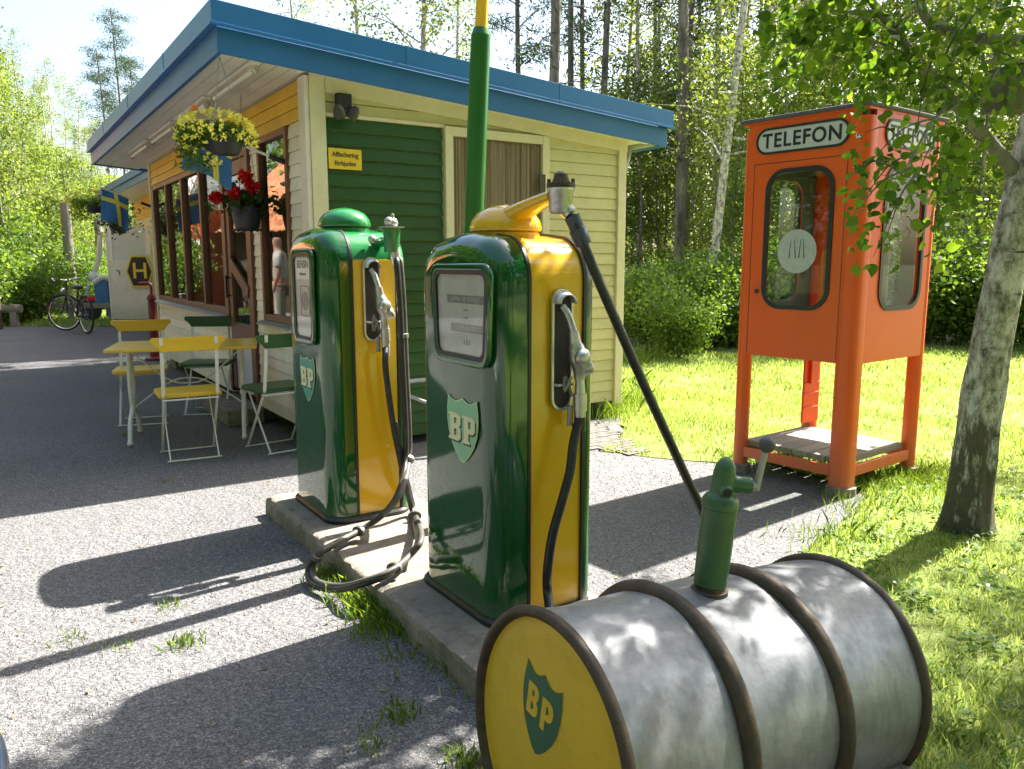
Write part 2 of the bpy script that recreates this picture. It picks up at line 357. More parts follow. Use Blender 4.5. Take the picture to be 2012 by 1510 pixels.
def birch_bark():
    m, nt, b = nodes('birch_bark')
    tc = nt.nodes.new('ShaderNodeTexCoord'); sx = nt.nodes.new('ShaderNodeSeparateXYZ'); nt.links.new(tc.outputs['Object'], sx.inputs[0])
    n1 = noise(nt, 17, 8, .75, stretch=(1, 1, .55)); r1 = ramp(nt, n1.outputs[0], [(.38, (.12, .105, .07)), (.46, (.38, .34, .28)), (.58, (.78, .73, .66))])
    n2 = noise(nt, 9, 6, .6, stretch=(.5, .5, 1.9)); r2 = ramp(nt, n2.outputs[0], [(.60, (0,0,0)), (.68, (1,1,1))])       # lenticels
    n3 = noise(nt, 16, 8, .75, stretch=(1, 1, .25))
    mr = nt.nodes.new('ShaderNodeMapRange'); mr.inputs[1].default_value = 0; mr.inputs[2].default_value = 1.25; mr.inputs[3].default_value = .24; mr.inputs[4].default_value = -.10
    nt.links.new(sx.outputs[2], mr.inputs[0]); ad = nt.nodes.new('ShaderNodeMath'); ad.operation = 'ADD'
    nt.links.new(n3.outputs[0], ad.inputs[0]); nt.links.new(mr.outputs[0], ad.inputs[1])
    r3 = ramp(nt, ad.outputs[0], [(.54, (0,0,0)), (.66, (1,1,1))])
    r3c = ramp(nt, n3.outputs[0], [(.35, (.035, .028, .02)), (.7, (.16, .13, .09))])
    m1 = nt.nodes.new('ShaderNodeMix'); m1.data_type = 'RGBA'; nt.links.new(r2.outputs[0], m1.inputs[0]); nt.links.new(r1.outputs[0], m1.inputs[6]); m1.inputs[7].default_value = (.06, .05, .035, 1)
    m2 = nt.nodes.new('ShaderNodeMix'); m2.data_type = 'RGBA'; nt.links.new(r3.outputs[0], m2.inputs[0]); nt.links.new(m1.outputs[2], m2.inputs[6]); nt.links.new(r3c.outputs[0], m2.inputs[7])
    n4 = noise(nt, 3, 5, .6); r4 = ramp(nt, n4.outputs[0], [(.52, (0,0,0)), (.74, (.32,.32,.32))])
    m3 = nt.nodes.new('ShaderNodeMix'); m3.data_type = 'RGBA'; nt.links.new(r4.outputs[0], m3.inputs[0]); nt.links.new(m2.outputs[2], m3.inputs[6]); m3.inputs[7].default_value = (.13, .14, .04, 1)
    nt.links.new(m3.outputs[2], b.inputs['Base Color']); b.inputs['Roughness'].default_value = .8
    bb = bump(nt, ad.outputs[0], .8, .03, b); bump(nt, n1.outputs[0], .5, .012, b, bb); return m
bark_b = birch_bark()

def gravel_mat():
    m, nt, b = nodes('compacted_gravel')
    tc = nt.nodes.new('ShaderNodeTexCoord')
    v = nt.nodes.new('ShaderNodeTexVoronoi'); v.inputs['Scale'].default_value = 185; nt.links.new(tc.outputs['Object'], v.inputs[0])
    v2 = nt.nodes.new('ShaderNodeTexVoronoi'); v2.inputs['Scale'].default_value = 46; nt.links.new(tc.outputs['Object'], v2.inputs[0])
    r = ramp(nt, v.outputs['Color'], [(0, (.060, .062, .069)), (.45, (.115, .115, .121)), (.8, (.175, .170, .170)), (1, (.28, .27, .26))])
    sep = nt.nodes.new('ShaderNodeSeparateColor'); nt.links.new(v.outputs['Color'], sep.inputs[0]); nt.links.new(sep.outputs[0], r.inputs[0])
    n = noise(nt, 1.1, 6, .65); rn = ramp(nt, n.outputs[0], [(.3, (.80, .78, .76)), (.7, (1.0, 1.0, 1.0))])
    mm = nt.nodes.new('ShaderNodeMix'); mm.data_type = 'RGBA'; mm.blend_type = 'MULTIPLY'; mm.inputs[0].default_value = 1
    nt.links.new(r.outputs[0], mm.inputs[6]); nt.links.new(rn.outputs[0], mm.inputs[7])
    n2 = noise(nt, 2.6, 9, .75); rr = ramp(nt, n2.outputs[0], [(.60, (0,0,0)), (.74, (.55,.55,.55))])
    m2 = nt.nodes.new('ShaderNodeMix'); m2.data_type = 'RGBA'; nt.links.new(rr.outputs[0], m2.inputs[0]); nt.links.new(mm.outputs[2], m2.inputs[6]); m2.inputs[7].default_value = (.21, .17, .12, 1)
    nt.links.new(m2.outputs[2], b.inputs['Base Color']); b.inputs['Roughness'].default_value = .85
    b1 = bump(nt, v.outputs['Distance'], .6, .007, b); b1.invert = True
    b2 = bump(nt, v2.outputs['Distance'], .5, .01, b, b1); b2.invert = True
    n3 = noise(nt, 14, 4, .6); bump(nt, n3.outputs[0], .5, .03, b, b2)
    return m
gravel_m = gravel_mat()
def ground_mat(name, c0, c1, c2, s=1.2):
    m, nt, b = nodes(name)
    n = noise(nt, s, 9, .72); r = ramp(nt, n.outputs[0], [(.32, c0), (.5, c1), (.68, c2)])
    nt.links.new(r.outputs[0], b.inputs['Base Color']); b.inputs['Roughness'].default_value = .95
    n2 = noise(nt, 45, 5, .7); bump(nt, n2.outputs[0], .9, .05, b); return m
lawn_m = ground_mat('lawn_soil', (.12, .18, .025), (.24, .31, .06), (.36, .39, .14), 2.2)
forest_m = ground_mat('forest_floor', (.04, .045, .018), (.07, .085, .025), (.11, .11, .04))
def tile_mat():
    m, nt, b = nodes('orange_roof_tiles'); n = noise(nt, 6, 6, .6); r = ramp(nt, n.outputs[0], [(.3, (.33, .10, .04)), (.7, (.62, .24, .10))])
    nt.links.new(r.outputs[0], b.inputs['Base Color']); b.inputs['Roughness'].default_value = .8; return m
tile_m = tile_mat()
def reed_mat():
    m, nt, b = nodes('brown_reed'); g = nt.nodes.new('ShaderNodeNewGeometry')
    r = ramp(nt, g.outputs['Random Per Island'], [(0, (.15, .10, .055)), (.5, (.31, .22, .12)), (1, (.48, .37, .22))])
    n = noise(nt, 5, 5, .7, stretch=(8, 8, .6)); rn = ramp(nt, n.outputs[0], [(.3, (.6,.6,.6)), (.7, (1,1,1))])
    mm = nt.nodes.new('ShaderNodeMix'); mm.data_type = 'RGBA'; mm.blend_type = 'MULTIPLY'; mm.inputs[0].default_value = 1
    nt.links.new(r.outputs[0], mm.inputs[6]); nt.links.new(rn.outputs[0], mm.inputs[7]); nt.links.new(mm.outputs[2], b.inputs['Base Color'])
    b.inputs['Roughness'].default_value = .6; return m
reed_m = reed_mat()

# ------------------------------------------------------------------ leaves / blades (numpy)
def leaf_mesh(name, C, size, material, flat=.0, asp=.6, rs=RS, droop=0, fine=False):
    C = np.asarray(C, float); n = len(C)
    sz = size*(.6+.8*rs.rand(n))
    nrm = rs.randn(n, 3); nrm[:, 2] += flat*np.sign(nrm[:, 2]+1e-6)*2; nrm /= np.linalg.norm(nrm, axis=1)[:, None]
    d = rs.randn(n, 3); d[:, 2] -= droop; t = d-nrm*(d*nrm).sum(1)[:, None]; t /= np.linalg.norm(t, axis=1)[:, None]+1e-9
    s = np.cross(nrm, t)
    L = sz[:, None]; wd = (sz*asp)[:, None]
    fold = nrm*wd*.18
    if fine:
        pr = ((0, 0), (.12, .34), (.34, .5), (.62, .36), (1, 0), (.62, -.36), (.34, -.5), (.12, -.34)); K_ = len(pr)
        v = np.stack([C+t*L*a+s*wd*b+fold*abs(b)*2-nrm*L*.12*a*a for a, b in pr], 1).reshape(-1, 3)
    else:
        K_ = 4; v = np.stack([C, C+t*L*.38+s*wd*.5+fold, C+t*L, C+t*L*.38-s*wd*.5+fold], 1).reshape(-1, 3)
    me = bpy.data.meshes.new(name); me.vertices.add(K_*n); me.vertices.foreach_set('co', v.ravel())
    me.loops.add(K_*n); me.loops.foreach_set('vertex_index', np.arange(K_*n, dtype=np.int32))
    me.polygons.add(n); me.polygons.foreach_set('loop_start', np.arange(0, K_*n, K_, dtype=np.int32))
    me.polygons.foreach_set('loop_total', np.full(n, K_, np.int32)); me.update(); me.materials.append(material); return me
def blade_mesh(name, P, h, wdt, material, lean=.35, rs=RS):
    P = np.asarray(P, float); n = len(P)
    a = rs.rand(n)*6.283; hh = h*(.45+.9*rs.rand(n)) if not hasattr(h, '__len__') else h*(.5+.8*rs.rand(n))
    ln = lean*rs.rand(n)*hh; la = rs.rand(n)*6.283
    sx = np.cos(a)*wdt/2; sy = np.sin(a)*wdt/2; z = np.zeros(n)
    v = np.stack([P-np.stack([sx, sy, z], 1), P+np.stack([sx, sy, z], 1),
                  P+np.stack([np.cos(la)*ln*.3+sx*.7, np.sin(la)*ln*.3+sy*.7, hh*.55], 1),
                  P+np.stack([np.cos(la)*ln, np.sin(la)*ln, hh], 1),
                  P+np.stack([np.cos(la)*ln*.3-sx*.7, np.sin(la)*ln*.3-sy*.7, hh*.55], 1)], 1).reshape(-1, 3)
    me = bpy.data.meshes.new(name); me.vertices.add(5*n); me.vertices.foreach_set('co', v.ravel())
    me.loops.add(5*n); me.loops.foreach_set('vertex_index', np.arange(5*n, dtype=np.int32))
    me.polygons.add(n); me.polygons.foreach_set('loop_start', np.arange(0, 5*n, 5, dtype=np.int32))
    me.polygons.foreach_set('loop_total', np.full(n, 5, np.int32)); me.update(); me.materials.append(material); return me
def clumps(n, leaves, center_fn, spread, rs=RS):
    out = []
    for i in range(n):
        c = np.array(center_fn(i)); k = max(3, int(leaves*(.5+rs.rand())))
        out.append(c+rs.randn(k, 3)*np.array(spread)*(.6+.8*rs.rand()))
    return np.concatenate(out)

# ================================================================== GROUND
def sheet(name, poly, z, material, jag=0):
    pts = []
    for i in range(len(poly)):
        p = Vector((*poly[i], 0)); q = Vector((*poly[(i+1) % len(poly)], 0)); L = (q-p).length
        k = max(1, int(L/.12)) if jag and L < 40 else 1
        nn = Vector((-(q-p).y, (q-p).x, 0)).normalized()
        for j in range(k):
            t = j/k; pts.append(p.lerp(q, t)+nn*(random.gauss(0, jag) if j else 0))
    bm = bmesh.new(); vs = [bm.verts.new((p.x, p.y, z)) for p in pts]; f = bm.faces.new(vs)
    bmesh.ops.triangulate(bm, faces=[f]); bmesh.ops.recalc_face_normals(bm, faces=bm.faces)
    me = bpy.data.meshes.new(name); bm.to_mesh(me); bm.free()
    if me.polygons[0].normal.z < 0: me.flip_normals()
    me.materials.append(material); return tag(link(name, me), kind='structure')
sheet('ground', [(-260, -120), (260, -120), (260, 320), (-260, 320)], -.012, forest_m)
edge = [(1.05, -3), (1.1, 1.5), (1.02, 2.7), (1.12, 3.2), (1.32, 3.55), (1.62, 3.9), (1.95, 4.35), (2.1, 4.6), (1.75, 5.25), (1.45, 5.25), (1.0, 5.42), (.62, 5.62), (.9, 6.3), (.95, 7.0)]
sheet('gravel_yard', [(-24, -12), (1.05, -12)]+edge+[(.6, 7.6), (-2.6, 12.5), (-3.6, 17), (-24, 16.6)], -.004, gravel_m, jag=.012)
lawn_poly = [(1.06, -12), (16, -12), (17, 12.5), (9, 13), (4, 12.4), (1.6, 12.6), (-.5, 12), (-2.4, 12.3), (.6, 7.6)]+[(x+.01, y) for x, y in edge[::-1]]
sheet('lawn', lawn_poly, 0.0, lawn_m, jag=.02)
sheet('grass_verge', [(-24, 16.5), (-3.6, 16.9), (-3.2, 24), (-24, 24)], 0.001, lawn_m, jag=.05)
def inpoly(x, y, poly):
    c = np.zeros(len(x), bool); n = len(poly)
    for i in range(n):
        x1, y1 = poly[i]; x2, y2 = poly[(i+1) % n]
        if y1 == y2: continue
        t = (y > min(y1, y2)) & (y <= max(y1, y2)); xi = (y-y1)*(x2-x1)/(y2-y1)+x1
        c ^= t & (x < xi)
    return c
def blades(region, dens, poly, h, wd, name):
    x0, x1, y0, y1 = region; n = int((x1-x0)*(y1-y0)*dens); x = RS.rand(n)*(x1-x0)+x0; y = RS.rand(n)*(y1-y0)+y0
    k = inpoly(x, y, poly); x, y = x[k], y[k]
    patch = np.sin(x*2.1+1.3*np.sin(y*1.7))*np.cos(y*2.6+x)+.5*np.sin(x*7+y*5)
    keep = RS.rand(len(x)) < np.clip(.72+.3*patch, .25, 1); x, y = x[keep], y[keep]; patch = patch[keep]
    return np.stack([x, y, np.zeros(len(x))], 1), h*(1+.35*patch)
P1, h1 = blades((.9, 4.6, 1.2, 5.2), 5200, lawn_poly, .042, .006, '')
P2, h2 = blades((.5, 7.5, 5.0, 8.2), 2200, lawn_poly, .045, .008, '')
P3, h3 = blades((-2.5, 12, 8.2, 13), 900, lawn_poly, .055, .014, '')
P4, h4 = blades((4.6, 8, 1.5, 5.2), 900, lawn_poly, .05, .01, '')
P5, h5 = blades((-16, -3.2, 16.3, 21), 300, [(-24, 16.5), (-3.6, 16.9), (-3.2, 24), (-24, 24)], .09, .03, '')
gm = blade_mesh('grass', np.concatenate([P1, P2, P3, P4, P5]), np.concatenate([h1, h2, h3, h4, h5]),
                np.concatenate([np.full(len(P1), .0045), np.full(len(P2), .008), np.full(len(P3), .016), np.full(len(P4), .01), np.full(len(P5), .03)]), grass_m, .9)
tag(link('grass', gm), 'short bright green lawn grass around the booth and behind the pumps', 'grass', kind='stuff')
# broad leaved ground cover mixed in the lawn by the booth and drum
cc = []
for i in range(700):
    x = RS.uniform(1.1, 4.2); y = RS.uniform(1.5, 5.2)
    if inpoly(np.array([x]), np.array([y]), lawn_poly)[0]: cc.append((x, y, .03))
cc = np.array(cc); CC = np.repeat(cc, 9, 0)+RS.randn(len(cc)*9, 3)*np.array([.03, .03, .008])
tag(link('ground_cover', leaf_mesh('ground_cover', CC, .028, lf_shrub, flat=1.2, asp=.8)), 'low clover and leafy weeds growing through the lawn', 'ground cover', kind='stuff')
# fallen leaves and twigs on the gravel
FL = np.stack([RS.uniform(-3.5, 1.6, 260), RS.uniform(1.6, 6.5, 260), np.full(260, .004)], 1)
litter_m = leaf_mat('dry_leaves', (.14, .08, .035), (.38, .26, .12), .2, (1, 1, 1))
tag(link('leaf_litter', leaf_mesh('leaf_litter', FL, .022, litter_m, flat=3, asp=.5)), 'small dry leaves and bark bits strewn over the grey gravel', 'leaf litter', kind='stuff')
# loose pebbles
n = 9000; x = RS.uniform(-3.6, 1.3, n); y = RS.uniform(1.7, 6.0, n)
mb = MB()
for i in range(n):
    s = .0022+.0038*RS.rand()**2; a = RS.rand()*3; c, d = math.cos(a)*s, math.sin(a)*s; X, Y = x[i], y[i]
    mb.add([(X+c, Y+d, -.003), (X-d, Y+c, -.003), (X-c, Y-d, -.003), (X+d*.9, Y-c, -.003), (X+.2*c, Y+.2*d, s*.9)], [(0,1,4),(1,2,4),(2,3,4),(3,0,4)])
peb_m = paint('pebble_stone', (.30, .28, .26), .85, .4, 300)
tag(mb.build('loose_gravel', peb_m), 'fine loose pebbles lying on the compacted gravel yard', 'gravel', kind='stuff')
# paving patch beside the kiosk
pv = [(.62, 5.66), (1.0, 5.42), (.85, 6.15), (.70, 6.66), (.3, 6.5), (-.2, 6.15), (-.35, 5.6), (.2, 5.35)]
pave_m = paint('dark_paving_blocks', (.13, .115, .10), .85, .25, 14, bmp=.5, isl=.3)
mb = MB()
for i in range(-4, 14):
    for j in range(-3, 16):
        c = W(0, 0)*0+Vector((.2, 5.9, 0))+uR*(i*.105-.45+.05*(j % 2))+uL*(j*.07-.45)
        if inpoly(np.array([c.x]), np.array([c.y]), pv)[0]:
            M = Matrix.Translation(c) @ Matrix.Rotation(TH, 4, 'Z'); mb.box(-.049, .049, -.032, .032, -.004, .005+.003*random.random(), M)
tag(mb.build('paving', pave_m), kind='structure')

# ================================================================== KIOSK
SL = .075; Z0 = 2.56
def zs(a): return Z0-SL*a
def kiosk_map_A(u, d, z): return (-d, u, z)
def siding(mb, mp, u0, u1, z0, z1, pitch, t=.015, slope=False):
    k = max(1, round((z1-z0)/pitch)); p = (z1-z0)/k
    for i in range(k):
        a, b = z0+i*p, z0+(i+1)*p; U1 = u1
        if slope: U1 = min(u1, (Z0-b)/SL)
        if U1 <= u0+.05: continue
        prof = [(0, a+.0005), (t, a+.0005), (t, a+.012), (t*.45, b-.004), (0, b-.004)]
        vs = [mp(u0, d, z) for d, z in prof]+[mp(U1, d, z) for d, z in prof]
        mb.add(vs, [(0,1,2,3,4), (9,8,7,6,5)]+[(j, (j+1) % 5, (j+1) % 5+5, j+5) for j in range(5)])
mA = lambda u, d, z: (-d, u, z)
mBm = lambda u, d, z: (u, -d, z)
kz = empty('kiosk', K, TH, 'cream roadside kiosk with a blue edged flat roof, brown windows and a green board panel', 'kiosk')
# walls cores
mb = MB()
mb.box(.002, .08, 0.05, .40, .14, 2.54); mb.box(.002, .08, 1.13, 1.40, .14, 2.54); mb.box(.002, .08, 5.76, 6.0, .14, 2.54)
mb.box(.002, .08, .40, 1.13, .14, .86); mb.box(.002, .08, 2.26, 5.76, .14, .84); mb.box(.002, .08, .40, 6.0, 2.29, 2.545)
mb.m = 0
siding(mb, mA, .11, .40, .14, 2.28, .09); siding(mb, mA, 1.13, 1.38, .14, 2.28, .09); siding(mb, mA, .40, 1.13, .14, .86, .09)
siding(mb, mA, 2.28, 5.78, .14, .84, .09); siding(mb, mA, 5.78, 5.93, .14, 2.28, .09)
mb.build('facade_wall', cream_w, kz)
mb = MB(); siding(mb, mA, .11, 5.93, 2.29, 2.555, .088); mb.build('yellow_band', yel_b, kz)
mb = MB(); mb.box(.085, 2.70, .002, .08, .14, 2.30); mb.box(.085, 2.4, .002, .08, 2.302, 2.36)
siding(mb, mBm, 1.935, 2.65, .14, 2.32, .0895); siding(mb, mBm, .11, 2.65, 2.322, 2.56, .09, slope=True)
siding(mb, mBm, 1.002, 1.93, 2.322, 2.323, .09)
mb.build('end_wall', cream_y, kz)
mb = MB(); siding(mb, mBm, .112, .985, .06, 2.30, .0895, t=.022); mb.build('green_panel', green_b, kz)
mb = MB()   # back walls
mb.box(2.64, 2.70, .085, 6.0, .14, 2.34); mb.box(.085, 2.635, 5.94, 6.0, .14, 2.34)
mb.build('rear_wall', cream_y, kz)
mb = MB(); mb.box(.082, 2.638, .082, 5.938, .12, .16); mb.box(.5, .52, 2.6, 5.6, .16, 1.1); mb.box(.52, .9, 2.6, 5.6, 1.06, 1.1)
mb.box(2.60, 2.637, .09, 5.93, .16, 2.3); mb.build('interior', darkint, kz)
mb = MB()   # corner boards
mb.box(-.032, .0, -.024, .105, .10, 2.548); mb.build('corner_board', cream_w, kz, bevel=.003)
for bb in ((.001, .108, -.034, .0, .10, 2.55), (2.652, 2.735, -.034, 0, .11, 2.35), (-.03, 0, 5.935, 6.0, .12, 2.55)): mb = MB(); mb.box(*bb); mb.build('corner_board', trim_y, kz, bevel=.003)
mb = MB(); mb.box(.11, 1.0, -.032, -.002, 2.302, 2.325); mb.build('cover_strip', trim_y, kz, bevel=.003)
# sloping frieze under the roof on the end wall
mb = MB(); mb.add([(.11, -.036, zs(.11)-.002), (2.74, -.036, zs(2.74)-.002), (2.74, -.036, zs(2.74)-.10), (.11, -.036, zs(.11)-.10), (.11, -.001, zs(.11)-.002), (2.74, -.001, zs(2.74)-.002), (2.74, -.001, zs(2.74)-.10), (.11, -.001, zs(.11)-.10)],
                  [(0,1,2,3),(7,6,5,4),(0,4,5,1),(1,5,6,2),(2,6,7,3),(3,7,4,0)]); mb.build('frieze_board', trim_y, kz)
for a, b in ((2.50, .02), (.1, .05), (1.2, .3), (.06, 1.5), (.06, 3.2), (.06, 5.5)): mb = MB(); mb.box(a, a+.24, b, b+.3, -.02, .138); mb.build('foundation_block', concrete, kz, bevel=.01)
# roof
RA0, RA1, RB0, RB1 = -.60, 3.06, -.17, 6.62
def slab(mb, a0, a1, b0, b1, h0, h1):
    vs = [(a0, b0, zs(a0)+h0), (a1, b0, zs(a1)+h0), (a1, b1, zs(a1)+h0), (a0, b1, zs(a0)+h0), (a0, b0, zs(a0)+h1), (a1, b0, zs(a1)+h1), (a1, b1, zs(a1)+h1), (a0, b1, zs(a0)+h1)]
    mb.add(vs, [(3,2,1,0),(4,5,6,7),(0,1,5,4),(1,2,6,5),(2,3,7,6),(3,0,4,7)])
mb = MB(); slab(mb, RA0+.03, RA1-.03, RB0+.03, RB1-.03, .03, .245); mb.build('roof', felt, kz)
mb = MB()
slab(mb, RA0, RA1, RB0, RB0+.028, -.025, .125); slab(mb, RA0, RA1, RB1-.028, RB1, -.025, .125)
slab(mb, RA0, RA0+.028, RB0+.028, RB1-.028, -.025, .125); slab(mb, RA1-.028, RA1, RB0+.028, RB1-.028, -.025, .125)
mb.build('fascia_board', blue_f, kz, bevel=.003)
def cap(mb, a0, a1, b0, b1, g=.035):
    slab(mb, a0-g, a1+g, b0-g, b0, .128, .262); slab(mb, a0-g, a1+g, b1, b1+g, .128, .262)
    slab(mb, a0-g, a0, b0, b1, .128, .262); slab(mb, a1, a1+g, b0, b1, .128, .262)
    slab(mb, a0-g-.012, a1+g+.012, b0-g-.012, b0-g, .120, .136); slab(mb, a0-g-.012, a0-g, b0-g, b1+g, .120, .136)
mb = MB(); cap(mb, RA0, RA1, RB0, RB1)
for a_ in (.62, 1.9): slab(mb, a_, a_+.02, RB0-.038, RB0-.0345, .127, .2645); slab(mb, a_, a_+.004, RB0-.0505, RB0-.0475, .119, .137)
for b_ in (1.3, 3.1, 4.9): slab(mb, RA0-.038, RA0-.0345, b_, b_+.02, .127, .2645)
mb.build('roof_edging', blue_cap, kz, bevel=.004)
mb = MB(); aa = RA0+.03
while aa < -.04:
    slab(mb, aa, aa+.082, RB0+.03, RB1-.03, -.008, .004); aa += .0895
slab(mb, RA0+.03, RA1-.03, RB0+.029, RB1-.03, .006, .028)
slab(mb, .0, RA1-.03, RB0+.03, -.037, -.008, .004)
mb.build('soffit', soffit_m, kz)
# windows
def window(b0, b1, z0, z1, mull=(), rail=None, fw=.05):
    mb = MB()
    x0, x1 = -.034, .05
    mb.box(x0, x1, b0, b0+fw, z0, z1); mb.box(x0, x1, b1-fw, b1, z0, z1)
    mb.box(x0+.002, x1, b0+fw, b1-fw, z1-fw, z1); mb.box(x0+.002, x1, b0+fw, b1-fw, z0, z0+fw)
    for m in mull: mb.box(x0-.004, x1, m-.035, m+.035, z0+fw, z1-fw)
    f = mb.build('window', brown_fr, kz, bevel=.004)
    ed = [b0+fw]+[v for m in mull for v in (m-.035, m+.035)]+[b1-fw]
    for i in range(0, len(ed), 2):
        mb = MB(); mb.box(.0, .006, ed[i], ed[i+1], z0+fw, z1-fw); mb.build('pane', glass_win, f)
    mb = MB(); mb.add([(-.085, b0-.03, z0-.035), (-.085, b1+.03, z0-.035), (.0, b1+.03, z0+.0), (.0, b0-.03, z0+.0), (-.085, b0-.03, z0-.022), (-.085, b1+.03, z0-.022), (-.034, b1+.03, z0-.002), (-.034, b0-.03, z0-.002)],
                      [(0,1,5,4),(4,5,6,7),(0,3,2,1),(0,4,7,3),(1,2,6,5),(2,3,7,6)]); mb.build('sill', grey_met, f)
    return f
window(.40, 1.13, .885, 2.285)
window(2.30, 5.78, .865, 2.275, mull=(3.15, 4.02, 4.9), fw=.055)
# door in the facade
mb = MB(); mb.box(-.036, .05, 1.40, 1.47, .16, 2.285); mb.box(-.036, .05, 2.23, 2.298, .16, 2.285); mb.box(-.034, .05, 1.47, 2.23, 2.20, 2.285)
df = mb.build('door', brown_fr, kz, bevel=.004)
mb = MB(); mb.box(-.022, .03, 1.475, 1.585, .2, 2.195); mb.box(-.022, .03, 2.12, 2.225, .2, 2.195); mb.box(-.02, .03, 1.585, 2.12, 2.08, 2.195); mb.box(-.02, .03, 1.585, 2.12, .60, .80)
mb.bar((-.026, 2.12, 1.34), (-.026, 1.56, 1.08), .02, .10); mb.build('door_leaf', brown_fr, df, bevel=.003)
mb = MB(); mb.box(.0, .006, 1.585, 2.12, .80, 2.08); mb.build('pane', glass_win, df)
mb = MB(); mb.box(-.012, .02, 1.585, 2.12, .2, .60); mb.build('kick_panel', lilac, df)
mb = MB(); mb.tube([(-.06, 2.17, 1.22), (-.06, 2.17, 1.02)], .009); mb.tube([(-.06, 2.17, 1.2), (-.02, 2.17, 1.2)], .007); mb.tube([(-.06, 2.17, 1.04), (-.02, 2.17, 1.04)], .007); mb.build('handle', black_p, df, smooth=40)
mb = MB(); mb.box(-.3, -.0, 1.35, 2.3, .0, .13); mb.build('step', concrete, kz, bevel=.01)
# reed covered door in the end wall
mb = MB(); mb.box(1.0, 1.065, -.045, -.001, .1, 2.315); mb.box(1.865, 1.93, -.045, -.001, .1, 2.315); mb.box(1.065, 1.865, -.043, -.001, 2.25, 2.315)
rd = mb.build('reed_door', trim_y, kz, bevel=.003)
mb = MB(); k = 0; a = 1.070
while a < 1.86:
    r_ = .0035+.0015*random.random(); mb.tube([(a, -.016+random.uniform(-.002, .002), .18), (a, -.016, 1.2), (a, -.016+random.uniform(-.002, .002), 2.245-.02*random.random())], r_, 5, caps=False); a += r_*1.9
mb.box(1.068, 1.862, -.012, -.002, .15, 2.248)
mb.build('reed_mat', reed_m, rd, smooth=50)
for z in (1.95, 1.0): mb = MB(); mb.box(1.83, 1.885, -.052, -.046, z-.07, z+.07); mb.build('hinge', hoop_m, rd)
# drainpipe
mb = MB(); mb.tube(bez([(2.95, .2, 2.34), (2.93, .2, 2.24), (2.83, .12, 2.12), (2.80, .1, 1.98), (2.80, .1, .3)], 8), .036, 14); mb.build('drainpipe', pipe_m, kz, smooth=40)
mb = MB(); mb.tube([(2.98, -.1, 2.36), (2.98, 6.55, 2.36)], .05, 10); mb.build('gutter', pipe_m, kz, smooth=40)

# things on the kiosk
def tube_light(b0, i):
    e = empty('tube_light', W(-.36, b0, zs(-.36)), TH, ['white tube light at the near eave corner of the kiosk', 'white tube light under the eave, second from the near corner', 'white tube light under the eave, third from the near corner', 'white tube light at the far end of the eave'][i], 'light', 'tube lights under the eave')
    mb = MB(); mb.box(-.03, .03, 0, 1.14, -.03, -.010); mb.build('batten', soffit_m, e, bevel=.004)
    mb = MB(); mb.tube([(0, .06, -.062), (0, 1.08, -.062)], .016, 10); mb.build('tube', white_p, e, smooth=40)
    for y in (.03, 1.11): mb = MB(); mb.tube(bez([(.0, y, -.03), (.02, y, -.05), (.018, y, -.08), (-.005, y, -.085), (-.02, y, -.065)], 4), .006, 6); mb.build('hook', grey_met, e, smooth=40)
for i, b0 in enumerate((-.10, 1.2, 2.5, 3.82)): tube_light(b0, i)
lamp_dk = paint('dark_bronze_lamp', (.045, .038, .034), .45, .2, 20)
e = empty('spotlight', W(.225, -.04, 2.405), TH, 'twin black spotlight mounted above the green panel on the end wall', 'spotlight'); e.scale = (.8, .8, .8)
mb = MB(); mb.box(-.065, .065, -.055, .012, -.07, .055); mb.build('housing', black_p, e, bevel=.008)
for s in (-1, 1):
    M = Matrix.Translation((s*.062, -.075, -.10)) @ Matrix.Rotation(R(s*30), 4, 'Y') @ Matrix.Rotation(R(28), 4, 'X')
    mb = MB(); mb.lathe([(.02, .06), (.04, .03), (.052, -.01), (.054, -.045), (.046, -.05), (.03, -.042)], M, 20); mb.build('lamp_head', lamp_dk, e, smooth=40)
e = empty('notice_sign', W(.235, -.034, 2.03), TH, 'small yellow enamel notice sign on the green boards', 'sign')
mb = MB(); mb.box(-.118, .118, -.002, .006, -.068, .068); mb.build('plate', sign_y, e, bevel=.002)
for t_, y in (('Affischering', .027), ('förbjuden', -.03)):
    text('lettering', t_, .046, .001, FACE('B', (0, -.003, y)), ink, e, sx=.86, bold=.0006)
# grey metal stand by the end wall
e = empty('metal_rack', W(.98, -.62, 0), TH, 'low grey metal tube stand in front of the green panel', 'stand')
mb = MB(); mb.tube(bez([(-.5, .35, .02), (-.5, .35, .45), (-.4, .3, .52), (.35, .12, .52), (.42, .1, .45), (.42, .1, .02)], 5), .016, 8); mb.build('hoop', grey_met, e, smooth=40)
mb = MB(); mb.tube([(-.5, .3, .44), (.4, -.1, .05)], .013, 8); mb.build('brace', grey_met, e, smooth=40)

